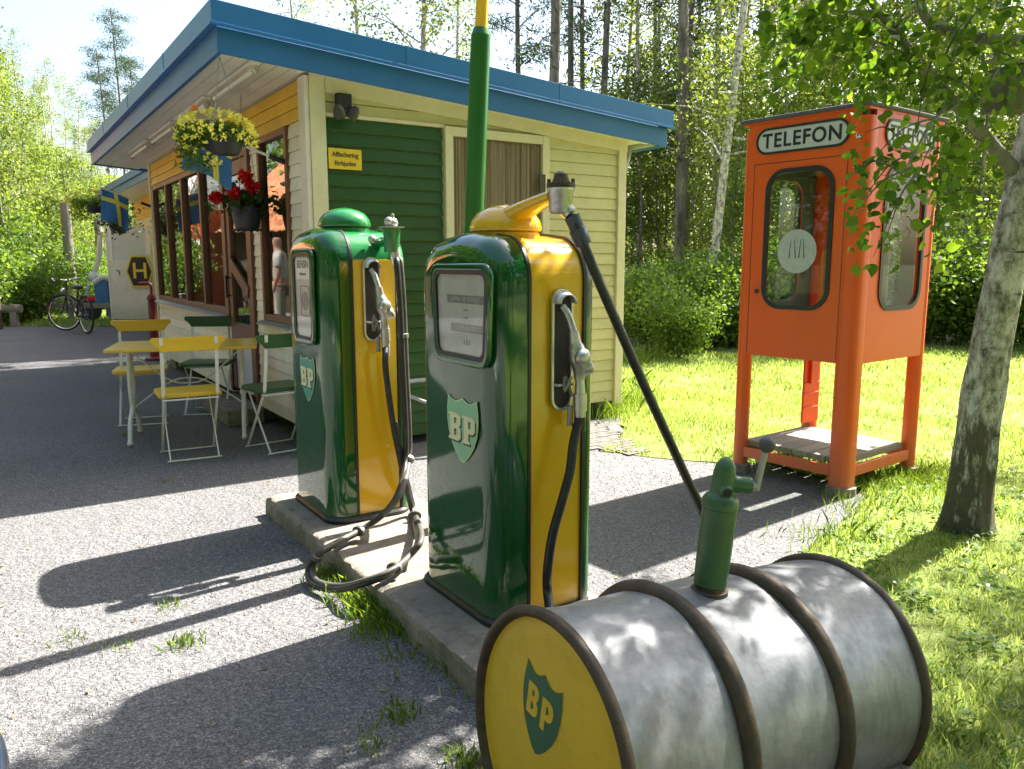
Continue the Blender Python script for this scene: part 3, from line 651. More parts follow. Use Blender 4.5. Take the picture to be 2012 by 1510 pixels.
# flags
def flag(b, az, lab, sz=1.0, rise=.42, fly=.40, ln=.70):
    e = empty('wall_flag', W(-.0, b, 2.03), TH+az, lab, 'flag', 'flags on the kiosk front')
    mb = MB(); mb.tube([(-.0, 0, 0), (-ln*sz, 0, ln*sz*rise)], .010, 8); mb.build('flagpole', white_p, e, smooth=40)
    mb = MB(); mb.tube([(-.0, 0, 0), (-.14, 0, .14*rise)], .018, 8); mb.build('bracket', black_p, e, smooth=40)
    U, V = 14, 22; Wd, Hh = .30*sz, fly*sz; mb = MB()
    for j in range(V+1):
        for i in range(U+1):
            u, v = i/U, j/V; px = -(ln*sz-.02)+(u*Wd)+v*.07*math.sin(u*3)-.03*v; py = .028*math.sin(u*7+v*3)*(.3+v)+.05*v*v
            pz = -px*rise-v*Hh+.02*v*math.sin(u*5)
            mb.v.append((px, py, pz))
    for j in range(V):
        for i in range(U):
            mb.m = 1 if (5 <= j <= 7 or 6 <= i <= 7) else 0
            a_ = j*(U+1)+i; mb.face((a_, a_+1, a_+U+2, a_+U+1))
    o = mb.build('cloth', [flag_b, flag_y], e, smooth=80)
    md = o.modifiers.new('thick', 'SOLIDIFY'); md.thickness = .0015
flag(.44, 0, 'blue and yellow cross flag below the large yellow flower basket', rise=.33, fly=.31)
flag(5.98, R(4), 'blue and yellow cross flag at the far corner of the kiosk', 1.0, rise=.36, ln=.60)

# ================================================================== hanging baskets
def strands(e, top, r, z):
    mb = MB()
    for k in range(3):
        a = R(k*120+20); mb.tube([(0, 0, top), (r*math.cos(a), r*math.sin(a), z)], .0022, 4)
    mb.build('chain', grey_met, e)
def basket(loc, hook_z, lab, foliage_r, seed, dens=1):
    rs = np.random.RandomState(seed); e = empty('hanging_basket', loc, 0, lab, 'flower basket')
    mb = MB(); mb.lathe([(.085, 0), (.10, .03), (.13, .12), (.135, .13), (.125, .13), (.12, .118)], None, 22); mb.build('pot', pot_d, e, smooth=40)
    strands(e, hook_z-loc[2], .12, .13)
    n = int(2600*dens); v = rs.randn(n, 3); v /= np.linalg.norm(v, axis=1)[:, None]; v *= (rs.rand(n, 1)**.4); v[:, 2] = np.abs(v[:, 2])*.75-.25*rs.rand(n)
    P = v*np.array([foliage_r*1.1, foliage_r, foliage_r*.7])+np.array([-.05, -.0, .10]); low = P[:, 2] < .06; P = P[~((P[:, 0] > .02) & (P[:, 2] < .08) & (P[:, 1] < 0))]; low = P[:, 2] < .06
    P[low, :2] *= 1.15
    # trailing stems down one side (towards the yard)
    tr = rs.rand(int(700*dens), 3)*np.array([.16, .26, .26])+np.array([-.26, -.16, -.10]); tr = tr[(tr[:, 0]**2+tr[:, 1]**2) > .0095]
    P = np.concatenate([P, tr])
    link('foliage', leaf_mesh('foliage', P, .028, lf_pot, asp=.5, rs=rs), e)
    m = int(230*dens); v = rs.randn(m, 3); v[:, 2] = v[:, 2]*.8+.15; v /= np.linalg.norm(v, axis=1)[:, None]
    F = v*np.array([foliage_r*1.1, foliage_r, foliage_r*.72])*1.02+np.array([-.05, 0, .11]); F = F[(F[:, 2] > .06) | (F[:, 0] < -.02)]
    F2 = np.repeat(F, 7, 0)+rs.randn(len(F)*7, 3)*.006
    link('flowers', leaf_mesh('flowers', F2, .019, petal_y, asp=.9, rs=rs), e)
    return e
bk = basket(W(-.55, .00, 2.01), zs(-.52), 'large basket of yellow flowers hanging from the near eave corner', .215, 3)
mb = MB(); mb.sphere((-.15, -.06, .27), .022, 10, 8); mb.build('orange_bloom', flower_o, bk, smooth=60)
basket(W(-.60, 6.58, 1.97), zs(-.5), 'far basket of yellow flowers hanging past the end of the long facade', .27, 5, .7)
# geranium basket at the door
e = empty('geranium_basket', W(-.19, .90, 1.585), 0, 'black pot of red geraniums hanging in front of the brown door', 'flower basket')
mb = MB(); mb.lathe([(.085, 0), (.09, .02), (.115, .16), (.12, .165), (.11, .165), (.10, .15)], None, 22); mb.build('pot', pot_d, e, smooth=40)
mb = MB(); mb.tube([(.10*math.cos(R(k*15)), .10*math.sin(R(k*15)), -.012+.01*(k % 2)) for k in range(24)], .006, 5, closed=True); mb.build('rim_tray', black_p, e, smooth=50)
strands(e, zs(-.2)-1.60, .10, .165)
rs = np.random.RandomState(8); v = rs.randn(480, 3)*np.array([.075, .075, .045])+np.array([0, 0, .20]); link('foliage', leaf_mesh('foliage', v, .045, lf_dark, asp=.9, rs=rs), e)
for c in ((-.20, -.05, .23), (-.05, -.11, .26), (.09, -.11, .30), (.02, -.06, .38)):
    q = rs.randn(130, 3); q /= np.linalg.norm(q, axis=1)[:, None]; link('bloom', leaf_mesh('bloom', np.array(c)+q*.036, .030, petal_r, asp=.9, rs=rs), e)
    mb = MB(); mb.tube(bez([(0, 0, .16), (c[0]*.6, c[1]*.6, .25), c], 4), .002, 4); mb.build('stem', lf_dark, e)
e = empty('hanging_pot', W(-.3, 6.9, 1.72), 0, 'dark hanging pot with trailing leaves under the far eave', 'flower pot')
mb = MB(); mb.lathe([(.09, 0), (.14, .16), (.13, .16)], None, 18); mb.build('pot', pot_d, e, smooth=40)
v = rs.randn(500, 3)*np.array([.13, .13, .09])+np.array([0, 0, .2]); link('foliage', leaf_mesh('foliage', v, .05, lf_dark, asp=.7, rs=rs), e)
strands(e, .85, .12, .16)

# ================================================================== PUMP ISLAND
def island_mesh():
    mb = MB(); rs = np.random.RandomState(31); x0, x1, y0, y1 = -.70, -.02, -4.6, -1.12; pts = []
    ny = 90; nx = 18
    for i in range(ny): pts.append((x0, y0+(y1-y0)*i/ny))
    for i in range(nx): pts.append((x0+(x1-x0)*i/nx, y1))
    for i in range(ny): pts.append((x1, y1-(y1-y0)*i/ny))
    for i in range(nx): pts.append((x1-(x1-x0)*i/nx, y0))
    n = len(pts); cx, cy = (x0+x1)/2, (y0+y1)/2
    j1 = rs.randn(n)*.004; j2 = rs.randn(n)*.003; chip = (rs.rand(n) < .06)*rs.rand(n)*.02
    for lev, ins, z in ((0, -.004, -.02), (1, .0, .072), (2, .004, .092), (3, .016, .099), (4, .04, .1)):
        for k, (x, y) in enumerate(pts):
            dx = (1 if x < cx-.339 else -1 if x > cx+.339 else 0); dy = (1 if y < cy-1.739 else -1 if y > cy+1.739 else 0)
            q = ins+(j1[k]+chip[k] if lev in (2, 3) else j2[k] if lev < 2 else 0)
            mb.v.append((x+dx*q, y+dy*q, z+(j2[k]*.5-chip[k]*.4 if lev in (2, 3) else 0)))
    for lv in range(4):
        mb.m = 1 if lv < 1 else 0
        for k in range(n): mb.face((lv*n+k, lv*n+(k+1) % n, (lv+1)*n+(k+1) % n, (lv+1)*n+k))
    mb.face([4*n+k for k in range(n)]); return mb
e = tag(island_mesh().build('pump_island', [concrete, conc_dark], None, smooth=35), 'low concrete plinth under the two fuel pumps', 'plinth')
e.location = K; e.rotation_euler = (0, 0, TH)
# recut: grid with worn edge look
me = e.data

def arch(wd, h, rt, rb=.015, n=9, ins=0):   # outline in (y, z); from bottom left, over the top, to bottom right
    w2 = wd/2-ins; hh = h-ins; r = max(rt-ins*.6, .02); pts = []
    for k in range(7): pts.append((w2, hh*.0+(hh-r)*k/6.5))
    for k in range(n+1):
        a = R(90*k/n); pts.append((w2-r+r*math.cos(a), hh-r+r*math.sin(a)))
    m = 6
    for k in range(1, m):
        t = k/m; pts.append(((w2-r)*(1-2*t), hh+.012*math.sin(math.pi*t)))
    for k in range(n+1):
        a = R(90+90*k/n); pts.append((-w2+r+r*math.cos(a), hh-r+r*math.sin(a)))
    for k in range(6, -1, -1): pts.append((-w2, (hh-r)*k/6.5))
    return pts
def loft(mb, rings, close_bottom=True, cap0=False, cap1=False):
    base = len(mb.v); n = len(rings[0])
    for rg in rings: mb.v += [tuple(p) for p in rg]
    for i in range(len(rings)-1):
        for k in range(n-1): mb.face((base+i*n+k, base+i*n+k+1, base+(i+1)*n+k+1, base+(i+1)*n+k))
        if close_bottom: mb.face((base+i*n, base+(i+1)*n, base+(i+1)*n+n-1, base+i*n+n-1))
    if cap0: mb.face([base+k for k in range(n)])
    if cap1: mb.face([base+(len(rings)-1)*n+k for k in range(n)][::-1])
def fuel_pump(loc, lab, hgt, mid_mat, dome_mat, side_yellow):
    WD, DP = .56, .42      # width along y (front faces -x), depth along x
    e = empty('fuel_pump', loc, TH, lab, 'fuel pump', 'fuel pumps on the plinth')
    x0, x1 = -DP/2, DP/2; s0, s1 = x0+.135, x1-.055
    # base skirt
    mb = MB(); ring = []
    for z, g in ((0, .0), (.018, .004), (.03, -.004)):
        ring.append([(p[0], p[1], z) for p in rrect(DP+.02+g*2, WD+.03+g*2, .09)])
    n = len(ring[0])
    for rg in ring: mb.v += rg
    for i in range(2):
        for k in range(n): mb.face((i*n+k, i*n+(k+1) % n, (i+1)*n+(k+1) % n, (i+1)*n+k))
    mb.face([2*n+k for k in range(n)])
    mb.build('base_rim', black_p, e, smooth=40)
    # shells
    def shell(xs, xf, r, bulge):
        rings = []; sg = 1 if xf > xs else -1; D = abs(xf-xs)
        rings.append([(xs, y, z+.028) for y, z in arch(WD, hgt-.028, .15)])
        for k in range(9):
            a = R(90*k/8); x = xs+sg*(D-r+r*math.sin(a)); ins = r*(1-math.cos(a))
            rings.append([(x, y, z+.028) for y, z in arch(WD, hgt-.028, .15, ins=ins)])
        lastx = xf; ref = arch(WD, hgt-.028, .15, ins=r); cy, cz = 0, hgt*.5
        for s in (.9, .75, .5, .25, .02):
            rings.append([(xf+sg*bulge*(1-s*s), cy+(y-cy)*s, (cz+(z+.028-cz)*s) if z > 0.001 else .028+(cz-.028)*(1-s)*1.0) for y, z in ref])
        return rings
    mb = MB(); loft(mb, shell(s0, x0, .085, .005)); mb.build('front_shell', enam_g, e, smooth=50)
    mb = MB(); loft(mb, shell(s1, x1, .045, .005)); mb.build('rear_shell', enam_g if side_yellow != 'panel' else enam_g2, e, smooth=50)
    mb = MB(); loft(mb, [[(x, y, z+.026) for y, z in arch(WD-.012, hgt-.032, .147)] for x in (s0, (s0+s1)/2, s1)], cap0=True, cap1=True); mb.build('middle_section', mid_mat, e, smooth=50)
    mb = MB()
    for x in (s0, s1):
        loft(mb, [[(x+dx, y, z+.027) for y, z in arch(WD+g, hgt-.028+g/2, .151)] for dx, g in ((-.007, -.01), (-.006, .006), (.006, .006), (.007, -.01))])
    mb.build('rubber_seam', black_p, e, smooth=60)
    yb = -WD/2
    if side_yellow == 'panel':
        mb = MB(); mb.box(s0+.009, s1-.009, yb+.002, yb+.006, .03, hgt-.14); mb.build('side_panel', enam_y, e, bevel=.001)
    else:
        mb = MB(); mb.box(s0+.03, s1-.02, yb+.004, yb+.0066, .03, hgt-.20)
    # dome
    M = Matrix.Translation((.01, 0, hgt))
    mb = MB(); mb.lathe([(.118, -.01), (.118, .012), (.112, .016), (.124, .020), (.126, .032), (.120, .055), (.100, .082), (.07, .099), (.035, .109), (.006, .112), (.006, .116), (.0002, .117)], M @ Matrix.Diagonal((1, 1.12, 1, 1)), 32)
    mb.build('dome', dome_mat, e, smooth=40)
    return e, x0, s0, s1, yb, WD
def emblem(e, x, y, z, wd, h, fld, rimm, let):
    def P(u, v): return (u*wd/2, v*h/2)
    top = [(-1, .90), (-.86, .98)]
    ol = [(-.92, 1.0)]
    for k in range(1, 8): t = k/8; ol.append((-.92+.92*t, 1.0-.13*math.sin(math.pi*t)-.02*t))
    ol.append((0, .98))
    for k in range(1, 8): t = k/8; ol.append((.92*t, .98-.13*math.sin(math.pi*t)+.02*t))
    ol.append((.92, 1.0))
    side = [(1.0, .6), (1.0, .25), (.92, -.1), (.74, -.42), (.48, -.70), (.2, -.92), (0, -1)]
    ol += side + [(-a, b) for a, b in side[::-1][1:]]
    big = [P(a*1.05, b*1.04) for a, b in ol]; small = [P(a, b) for a, b in ol]
    em = shape('emblem', [big], .0015, FACE('A', (x, y, z)), rimm, e)
    shape('field', [small], .0015, FACE('A', (x-.0012, y, z)), fld, em)
    # slab serif letters B and P
    def T(pts, ox, oy, s): return [((ox+a*s), (oy+b*s)) for a, b in pts]
    Bo = [(0,0), (.62,0), (.78,.12), (.78,.44), (.68,.52), (.78,.60), (.78,.88), (.62,1), (0,1), (0,.90), (.10,.88), (.10,.12), (0,.10)]
    B1 = [(.36,.62), (.36,.82), (.5,.82), (.53,.78), (.53,.66), (.5,.62)]; B2 = [(.36,.18), (.36,.42), (.5,.42), (.53,.38), (.53,.22), (.5,.18)]
    Po = [(0,0), (.46,0), (.46,.10), (.38,.12), (.38,.38), (.62,.38), (.78,.50), (.78,.88), (.62,1), (0,1), (0,.90), (.10,.88), (.10,.12), (0,.10)]
    P1_ = [(.38,.56), (.38,.82), (.5,.82), (.53,.78), (.53,.60), (.5,.56)]
    s = h*.44; oy = -s*.42
    for dx, dy, dd, mm in ((s*.045, -s*.06, .0028, darklet), (0, 0, .0038, let)):
        outs = [T(o, -s*.84+dx, oy+dy, s) for o in (Bo, B1, B2)]+[T(o, s*.05+dx, oy+dy, s) for o in (Po, P1_)]
        outs = [[(a*wd*1.22/h, b) for a, b in o] for o in outs]
        shape('lettering', outs, .0012, FACE('A', (x-dd, y, z)), mm, em)
def nozzle(e, x, yb, zt, zb, flip, matn, seed=0):
    # recess liner, raised oblong rim, grab bar
    cx = x; H_ = zt-zb
    rc = shape('nozzle_recess', [rrect(.082, H_, .040, 8)], .002, FACE('B', (cx, yb-.0075, (zt+zb)/2)), darkint, e)
    shape('liner', [rrect(.086, H_+.004, .043, 8), rrect(.072, H_-.014, .036, 8)], .008, FACE('B', (cx, yb-.0085, (zt+zb)/2)), nickel, rc)
    mb = MB(); mb.add([], [])
    rg = []
    for k in range(9):   # hood over the top
        a = R(180*k/8); rg.append((cx+.043*math.cos(a), zt-.045+.043*math.sin(a)))
    vs = []; 
    for (X, Z) in rg: vs += [(X, yb-.012, Z), (cx+(X-cx)*.8, yb-.05, zt-.05+(Z-zt+.05)*.75)]
    fs = [(2*k, 2*k+2, 2*k+3, 2*k+1) for k in range(8)]; mb.add(vs, fs); o = mb.build('hood', nickel, rc, smooth=60)
    md = o.modifiers.new('thick', 'SOLIDIFY'); md.thickness = .004
    mb = MB(); mb.tube([(cx-.035, yb-.012, zb+.09), (cx-.03, yb-.035, zb+.09), (cx+.03, yb-.035, zb+.09), (cx+.035, yb-.012, zb+.09)], .005, 8); mb.build('rest_bar', nickel, rc, smooth=40)
    y = yb-.055; nx = cx+.02
    mb = MB()
    mb.tube(bez([(cx-.005, yb-.02, zt-.055), (cx+.004, y+.015, zt-.085), (nx-.004, y, zt-.14)], 5), [.013]*11, 12)
    mb.tube([(nx-.004, y, zt-.135), (nx, y, zt-.16), (nx+.004, y, zt-.185)], [.017, .019, .022], 14)
    nz = mb.build('nozzle', matn, e, smooth=50)
    mb = MB(); mb.tube(bez([(nx+.002, y, zt-.175), (nx+.010, y-.006, zt-.215), (nx+.018, y-.01, zt-.255), (nx+.016, y-.008, zt-.30)], 5), [.020, .023, .026, .028, .029, .031, .033, .034, .033, .032, .030, .027, .024, .021, .019, .018], 14)
    mb.lathe([(.0002, .030), (.018, .030), (.026, .024), (.028, .012), (.028, -.01), (.02, -.02)], Matrix.Translation((nx+.034, y-.012, zt-.262)) @ Matrix.Rotation(R(68), 4, 'Y') @ Matrix.Rotation(R(30), 4, 'X'), 18)
    mb.lathe([(.0002, .02), (.020, .018), (.030, .008), (.030, -.008), (.020, -.018), (.0002, -.02)], Matrix.Translation((nx+.012, y-.030, zt-.225)) @ Matrix.Rotation(R(90), 4, 'X'), 18)
    mb.build('valve_body', matn, nz, smooth=45)
    mb = MB(); mb.tube([(nx+.016, y-.008, zt-.29), (nx+.020, y-.006, zb+.10), (nx+.021, y-.006, zb+.055)], [.016, .016, .019], 12); mb.tube([(nx+.021, y-.006, zb+.06), (nx+.022, y-.006, zb+.0)], .023, 14)
    mb.tube([(nx+.022, y-.006, zb+.0), (nx+.022, y-.006, zb-.03)], .020, 14)
    mb.build('handle', matn, nz, smooth=45)
    mb = MB(); mb.tube(bez([(nx-.012, y, zt-.29), (nx-.030, y+.012, zt-.34), (nx-.026, y+.015, zb+.12), (nx-.002, y+.01, zb+.05)], 6), .006, 8); mb.tube([(nx-.01, y+.008, zb+.02), (nx-.012, y+.005, zb-.05)], .010, 8)
    mb.build('trigger', alu_d, nz, smooth=45)
    return Vector((nx+.022, y-.006, zb-.02))
def screen(e, x, y, z, wd, h, taper=.0):
    # raised green surround, rubber gasket, dial plate and glass
    def rr(w_, h_, r): return [(a*(1-taper*(.5-b/h_)), b) for a, b in rrect(w_, h_, r, 7)]
    fr = shape('screen_surround', [rr(wd+.070, h+.070, .055), rr(wd+.022, h+.022, .038)], .006, FACE('A', (x-.004, y, z)), enam_g, e, bevel=.007)
    for p in fr.data.polygons: p.use_smooth = True
    fr.data.set_sharp_from_angle(angle=R(50))
    shape('gasket', [rr(wd+.030, h+.030, .042), rr(wd-.006, h-.006, .030)], .010, FACE('A', (x-.004, y, z)), black_p, fr)
    dp = shape('dial_plate', [rr(wd, h, .032)], .002, FACE('A', (x-.003, y, z)), dial_w, e)
    shape('dial_glass', [rr(wd-.008, h-.008, .030)], .001, FACE('A', (x-.010, y, z)), glass_dial, e)
    return dp

# --- front pump
e2, x0, s0, s1, yb, WD = fuel_pump(W(-.305, -2.875, .10), 'green fuel pump with yellow middle, yellow dome and long arm, nearest the drum', 1.335, enam_y, enam_y, 'full')
dp = screen(e2, x0-.009, -.085, 1.07, .345, .275, .10)
for zz, bw, bx in ((.052, .25, .03), (-.045, .22, .04)):
    shape('counter_strip', [[(-bw/2+bx, -.014), (bw/2+bx, -.014), (bw/2+bx, .014), (-bw/2+bx, .014)]], .001, FACE('A', (x0-.0145, -.085, 1.07+zz)), dial_g, dp)
text('lettering', 'SUMMA  148  KRONOR', .021, .0006, FACE('A', (x0-.0157, -.085-.03, 1.07+.052)), dial_w, dp, sx=.9)
text('lettering', 'LEVER. 48 LITER', .021, .0006, FACE('A', (x0-.0157, -.085-.04, 1.07-.045)), dial_w, dp, sx=.9)
text('lettering', '1 5 1', .024, .0006, FACE('A', (x0-.0145, -.085-.04, 1.07-.094)), ink, dp)
for zz in (.016, -.010): shape('dash_mark', [[(-.014, -.0025), (.016, -.0025), (.016, .0025), (-.014, .0025)]], .0006, FACE('A', (x0-.0145, -.085-.03, 1.07+zz)), dial_g, dp)
emblem(e2, x0-.0062, -.075, .665, .205, .225, mint, ivory, ivory)
nb2 = nozzle(e2, .05, yb, 1.155, .745, 1, alu)
# arm
mb = MB()
st = [(-.02, 1.405, .056, .045, 1.36), (-.07, 1.425, .054, .055, 1.37), (-.12, 1.436, .050, .050, 1.37), (-.17, 1.444, .045, .040, 1.39), (-.24, 1.455, .040, .032, 1.41), (-.315, 1.466, .034, .028, 1.425)]
for (y_, zt_, w_, h_, zb_) in st:
    for k in range(20):
        a = 2*math.pi*k/20; zz_ = (zt_+zb_)/2+(zt_-zb_)/2*math.sin(a)*(1 if math.sin(a) > 0 else 1); mb.v.append((w_*(abs(math.cos(a))**.7)*(1 if math.cos(a) > 0 else -1), y_, zz_+.012))
for i_ in range(len(st)-1):
    for k in range(20): mb.face((i_*20+k, i_*20+(k+1) % 20, (i_+1)*20+(k+1) % 20, (i_+1)*20+k))
mb.face(list(range(20))); mb.face([(len(st)-1)*20+k for k in range(20)])
mb.build('arm', enam_y, e2, smooth=50)
SWL = Vector((.0, -.345, 1.452))
mb = MB(); M = Matrix.Translation(SWL)
mb.lathe([(.030, -.055), (.038, -.045), (.040, .015), (.044, .02), (.044, .028)], M, 20)
mb.tube([SWL+Vector((.0, .0, -.02)), SWL+Vector((.02, -.028, -.055))], [.028, .024], 14)
sw = mb.build('swivel', alu, e2, smooth=40)
mb = MB(); mb.lathe([(.046, .028), (.046, .034)], M, 20); mb.build('gasket', black_p, sw)
mb = MB(); mb.lathe([(.046, .0345), (.046, .043), (.03, .045), (.024, .06), (.022, .072), (.012, .080), (.0002, .082)], M, 20)
for k in range(4): a = R(45+k*90); mb.lathe([(.006, .043), (.006, .056), (.0002, .058)], M @ Matrix.Translation((.039*math.cos(a), .039*math.sin(a), 0)), 8)
mb.build('flange', hoop_m, sw, smooth=40)
def local(e_, wv):  # world -> local coordinates of an empty placed with rotation TH
    d = Vector(wv)-e_.location; return Vector((d.dot(uR), d.dot(uL), d.z))
# black hose from the swivel: slants away behind the drum, loops on the ground, returns to the nozzle
swo = SWL+Vector((.022, -.03, -.06))
hp = [swo, swo+Vector((.012, -.02, -.05))]
for (px, py, Y) in ((1180, 560, 2.62), (1265, 755, 2.70), (1345, 930, 2.80), (1385, 1020, 2.85)): hp.append(local(e2, atY(px, py, Y)))
hp += [local(e2, v) for v in (Vector((.80, 2.80, .10)), Vector((.86, 2.68, .022)), Vector((.62, 2.35, .022)), Vector((.33, 2.2, .022)), Vector((.16, 2.25, .06)))]
hp2 = [local(e2, on_b(px, py, -3.225)) for px, py in ((1078, 1180), (1076, 1120), (1086, 1050), (1104, 985), (1120, 925), (1127, 870))]
hp += hp2 + [nb2]
mb = MB(); mb.tube(bez(hp, 9), .0165, 12); mb.build('hose', rubber, e2, smooth=60)
mb = MB(); a_, b_ = swo, swo+(local(e2, atY(1180, 560, 2.62))-swo).normalized()*.10; mb.tube([a_, a_.lerp(b_, .45), a_.lerp(b_, .46), b_], [.026, .025, .029, .027], 14)
mb.build('hose_sleeve', paint('blue_grey_sleeve', (.05, .06, .085), .45, .15, 30), e2, smooth=40)
mb = MB(); mb.tube([nb2+Vector((0, 0, .0)), nb2+Vector((0, 0, -.05))], [.021, .019], 12); mb.build('hose_end', black_p, e2, smooth=40)

# --- rear pump
e1, x0, s0, s1, yb, WD = fuel_pump(W(-.375, -1.51, .10), 'green fuel pump with green dome and flat yellow side panel, standing behind the other', 1.395, enam_g2, enam_g2, 'panel')
dp = screen(e1, x0-.009, -.045, 1.08, .235, .385, .06)
shape('price_sticker', [[(-.105, -.052), (.105, -.052), (.105, .052), (-.105, .052)]], .001, FACE('A', (x0-.0145, -.045, 1.215)), paper, dp)
text('lettering', 'BENSIN', .050, .0006, FACE('A', (x0-.0157, -.045, 1.232)), ink, dp, sx=1.0, bold=.001)
text('lettering', 'Maskineriet', .020, .0006, FACE('A', (x0-.0157, -.045, 1.188)), ink, dp, bold=.0004)
mb = MB(); M = FACE('A', (x0-.0145, -.06, 1.06))
mb.lathe([(.045, 0), (.045, .003), (.034, .003), (.034, .001)], M, 20); mb.lathe([(.018, 0), (.018, .003)], M, 16)
for s in (-1, 1): mb.box(-.06, .06, s*.07-.003, s*.07+.003, 0, .002, M); mb.box(s*.06-.003, s*.06+.003, -.07, .07, 0, .002, M)
mb.build('counter_works', dial_g, dp, smooth=40)
emblem(e1, x0-.0062, -.03, .68, .20, .215, teal_e, ivory, ivory)
nb1 = nozzle(e1, .02, yb, 1.265, .875, 1, alu)
# short delivery elbow
mb = MB(); mb.tube(bez([(.06, -.20, 1.33), (.075, -.26, 1.335), (.09, -.33, 1.34)], 4), .024, 12); mb.lathe([(.034, -.08), (.040, -.02), (.042, .03)], Matrix.Translation((.10, -.35, 1.37)), 18)
el = mb.build('delivery_elbow', enam_g2, e1, smooth=50)
mb = MB(); mb.box(.052, .148, -.392, -.308, 1.401, 1.407); mb.sphere((.088, -.35, 1.43), .022, 10, 8); mb.lathe([(.02, .0), (.026, .012), (.018, .03), (.008, .036), (.007, .055), (.0002, .058)], Matrix.Translation((.108, -.35, 1.41)), 12)
mb.build('cap_fitting', alu, el, smooth=50)
mb = MB(); mb.sphere((.035, -.275, 1.35), .020, 10, 8); mb.tube([(.108, -.355, 1.32), (.12, -.37, 1.22)], [.026, .022], 12); mb.build('coupling', alu, el, smooth=50)
# twin hoses: down the side, a loop over the plinth edge onto the gravel and back up to nozzle
def hose_path(off, lift):
    o = Vector(off); p = [Vector((.118+off[0]*.3, -.365, 1.25))]
    for px, py in ((780, 520), (787, 620), (791, 720), (796, 820), (797, 905)): p.append(local(e1, on_b(px, py, -1.925))+o)
    for px, py, z in ((784, 965, .22), (758, 1005, .14), (712, 1040, .045), (660, 1068, .03), (622, 1090, .02), (606, 1120, -.05), (615, 1148, -.075), (660, 1158, -.06), (708, 1148, .0), (760, 1128, .035), (798, 1098, .04), (822, 1062, .09)):
        p.append(local(e1, atZ(px, py, .10+z+lift))+o*.8)
    for px, py in ((812, 1010), (797, 950), (785, 895), (772, 830), (762, 760), (757, 715)): p.append(local(e1, on_b(px, py, -1.90))+o*.5)
    return p
pA = hose_path((0, 0, 0), 0)+[nb1]; mb = MB(); mb.tube(bez(pA, 7), .0145, 12); mb.build('hose', rubber, e1, smooth=60)
pB = hose_path((.030, .022, .004), .012)[:-2]; pB = [Vector((.13, -.36, 1.25))]+pB[1:]; mb = MB(); mb.tube(bez(pB, 7), .0125, 12); mb.build('hose', rubber_l, e1, smooth=60)
for idx in (2.4, 5.0, 8.2, 10.2, 15.3, 17.9):
    i = int(idx); t = idx-i; c = pA[i].lerp(pA[i+1], t); d = (pA[i+1]-pA[i]).normalized(); c2 = c+(pB[i].lerp(pB[i+1], t)-c)*.5
    Mq = Matrix.Translation(c2) @ d.to_track_quat('Z', 'Y').to_matrix().to_4x4()
    mb = MB(); mb.lathe([(.024, -.010), (.029, -.008), (.029, .008), (.024, .010)], Mq @ Matrix.Diagonal((1.15, .8, 1, 1)), 16); mb.build('hose_clamp', alu_d if i < 6 else rubber_l, e1, smooth=40)
mb = MB(); mb.tube([nb1+Vector((0, 0, .0)), nb1+Vector((0, 0, -.05))], [.021, .018], 12); mb.build('hose_end', alu, e1, smooth=40)

# pole behind the pumps
pb = atZ(905, 1066, 0); e = empty('flag_mast', pb, 0, 'tall leaning pole, green below and thinner yellow above', 'pole')
tilt = Vector((.048, .0, 1))
ztop = 2.33
mb = MB(); mb.tube([(0, 0, 0), tilt*ztop], [.049, .044], 20); mb.tube([tilt*ztop, tilt*(ztop+.03)], [.044, .034], 20); mb.build('lower_pole', pole_g, e, smooth=40)
mb = MB(); mb.tube([tilt*(ztop-.02), tilt*6.2], [.028, .022], 16); mb.build('upper_pole', pole_y, e, smooth=40)

# ================================================================== DRUM
DL, DR = .95, .305; az = R(59.2)
e = empty('oil_drum', (.065, 1.61, 0), 0, 'dented galvanised oil drum lying on its side with a yellow painted end', 'oil drum')
el_ = R(-3.5); d = Vector((math.sin(az)*math.cos(el_), math.cos(az)*math.cos(el_), math.sin(el_)))
DQ = d.to_track_quat('Z', 'X').to_matrix().to_4x4()
def zup_mat(d):   # z along axis, x up
    z = d.normalized(); x = (Vector((0, 0, 1))-z*z.z).normalized(); y = z.cross(x)
    return Matrix(((x.x, y.x, z.x, 0), (x.y, y.y, z.y, 0), (x.z, y.z, z.z, 0), (0, 0, 0, 1)))
DM = Matrix.Translation((0, 0, .292)) @ zup_mat(d)
mb = MB(); prof = []
N = 40
for i in range(N+1):
    t = i/N; r_ = DR-.008; prof.append((r_, .012+t*(DL-.024)))
base = len(mb.v); seg = 72
rs = np.random.RandomState(4)
ph = rs.rand(6)*6
for r_, z in prof:
    for k in range(seg):
        a = 2*math.pi*k/seg
        q = r_+.0022*math.sin(3*a+ph[0]+z*7)+.0016*math.sin(5*a-z*11+ph[1])+.0012*math.sin(9*a+z*23+ph[2])
        q -= .010*math.exp(-((a-.45)**2)/.03-((z-.50)**2)/.004)+.006*math.exp(-((a-6.0)**2)/.05-((z-.16)**2)/.006)
        mb.v.append((q*math.cos(a), q*math.sin(a), z))
for i in range(N):
    for k in range(seg): a = i*seg+k; b = i*seg+(k+1) % seg; mb.face((a, b, b+seg, a+seg))
o = mb.build('shell', drum_m, e, smooth=60); o.matrix_local = DM
def hoop(z, w_=.042, h_=.018):
    mb = MB(); mb.lathe([(DR-.010, z-w_/2), (DR-.002, z-w_/2-.001), (DR+h_*.7, z-w_*.28), (DR+h_, z), (DR+h_*.7, z+w_*.28), (DR-.002, z+w_/2+.001), (DR-.010, z+w_/2)], None, 96)
    o = mb.build('hoop', hoop_m, e, smooth=50); o.matrix_local = DM
hoop(.325); hoop(.63)
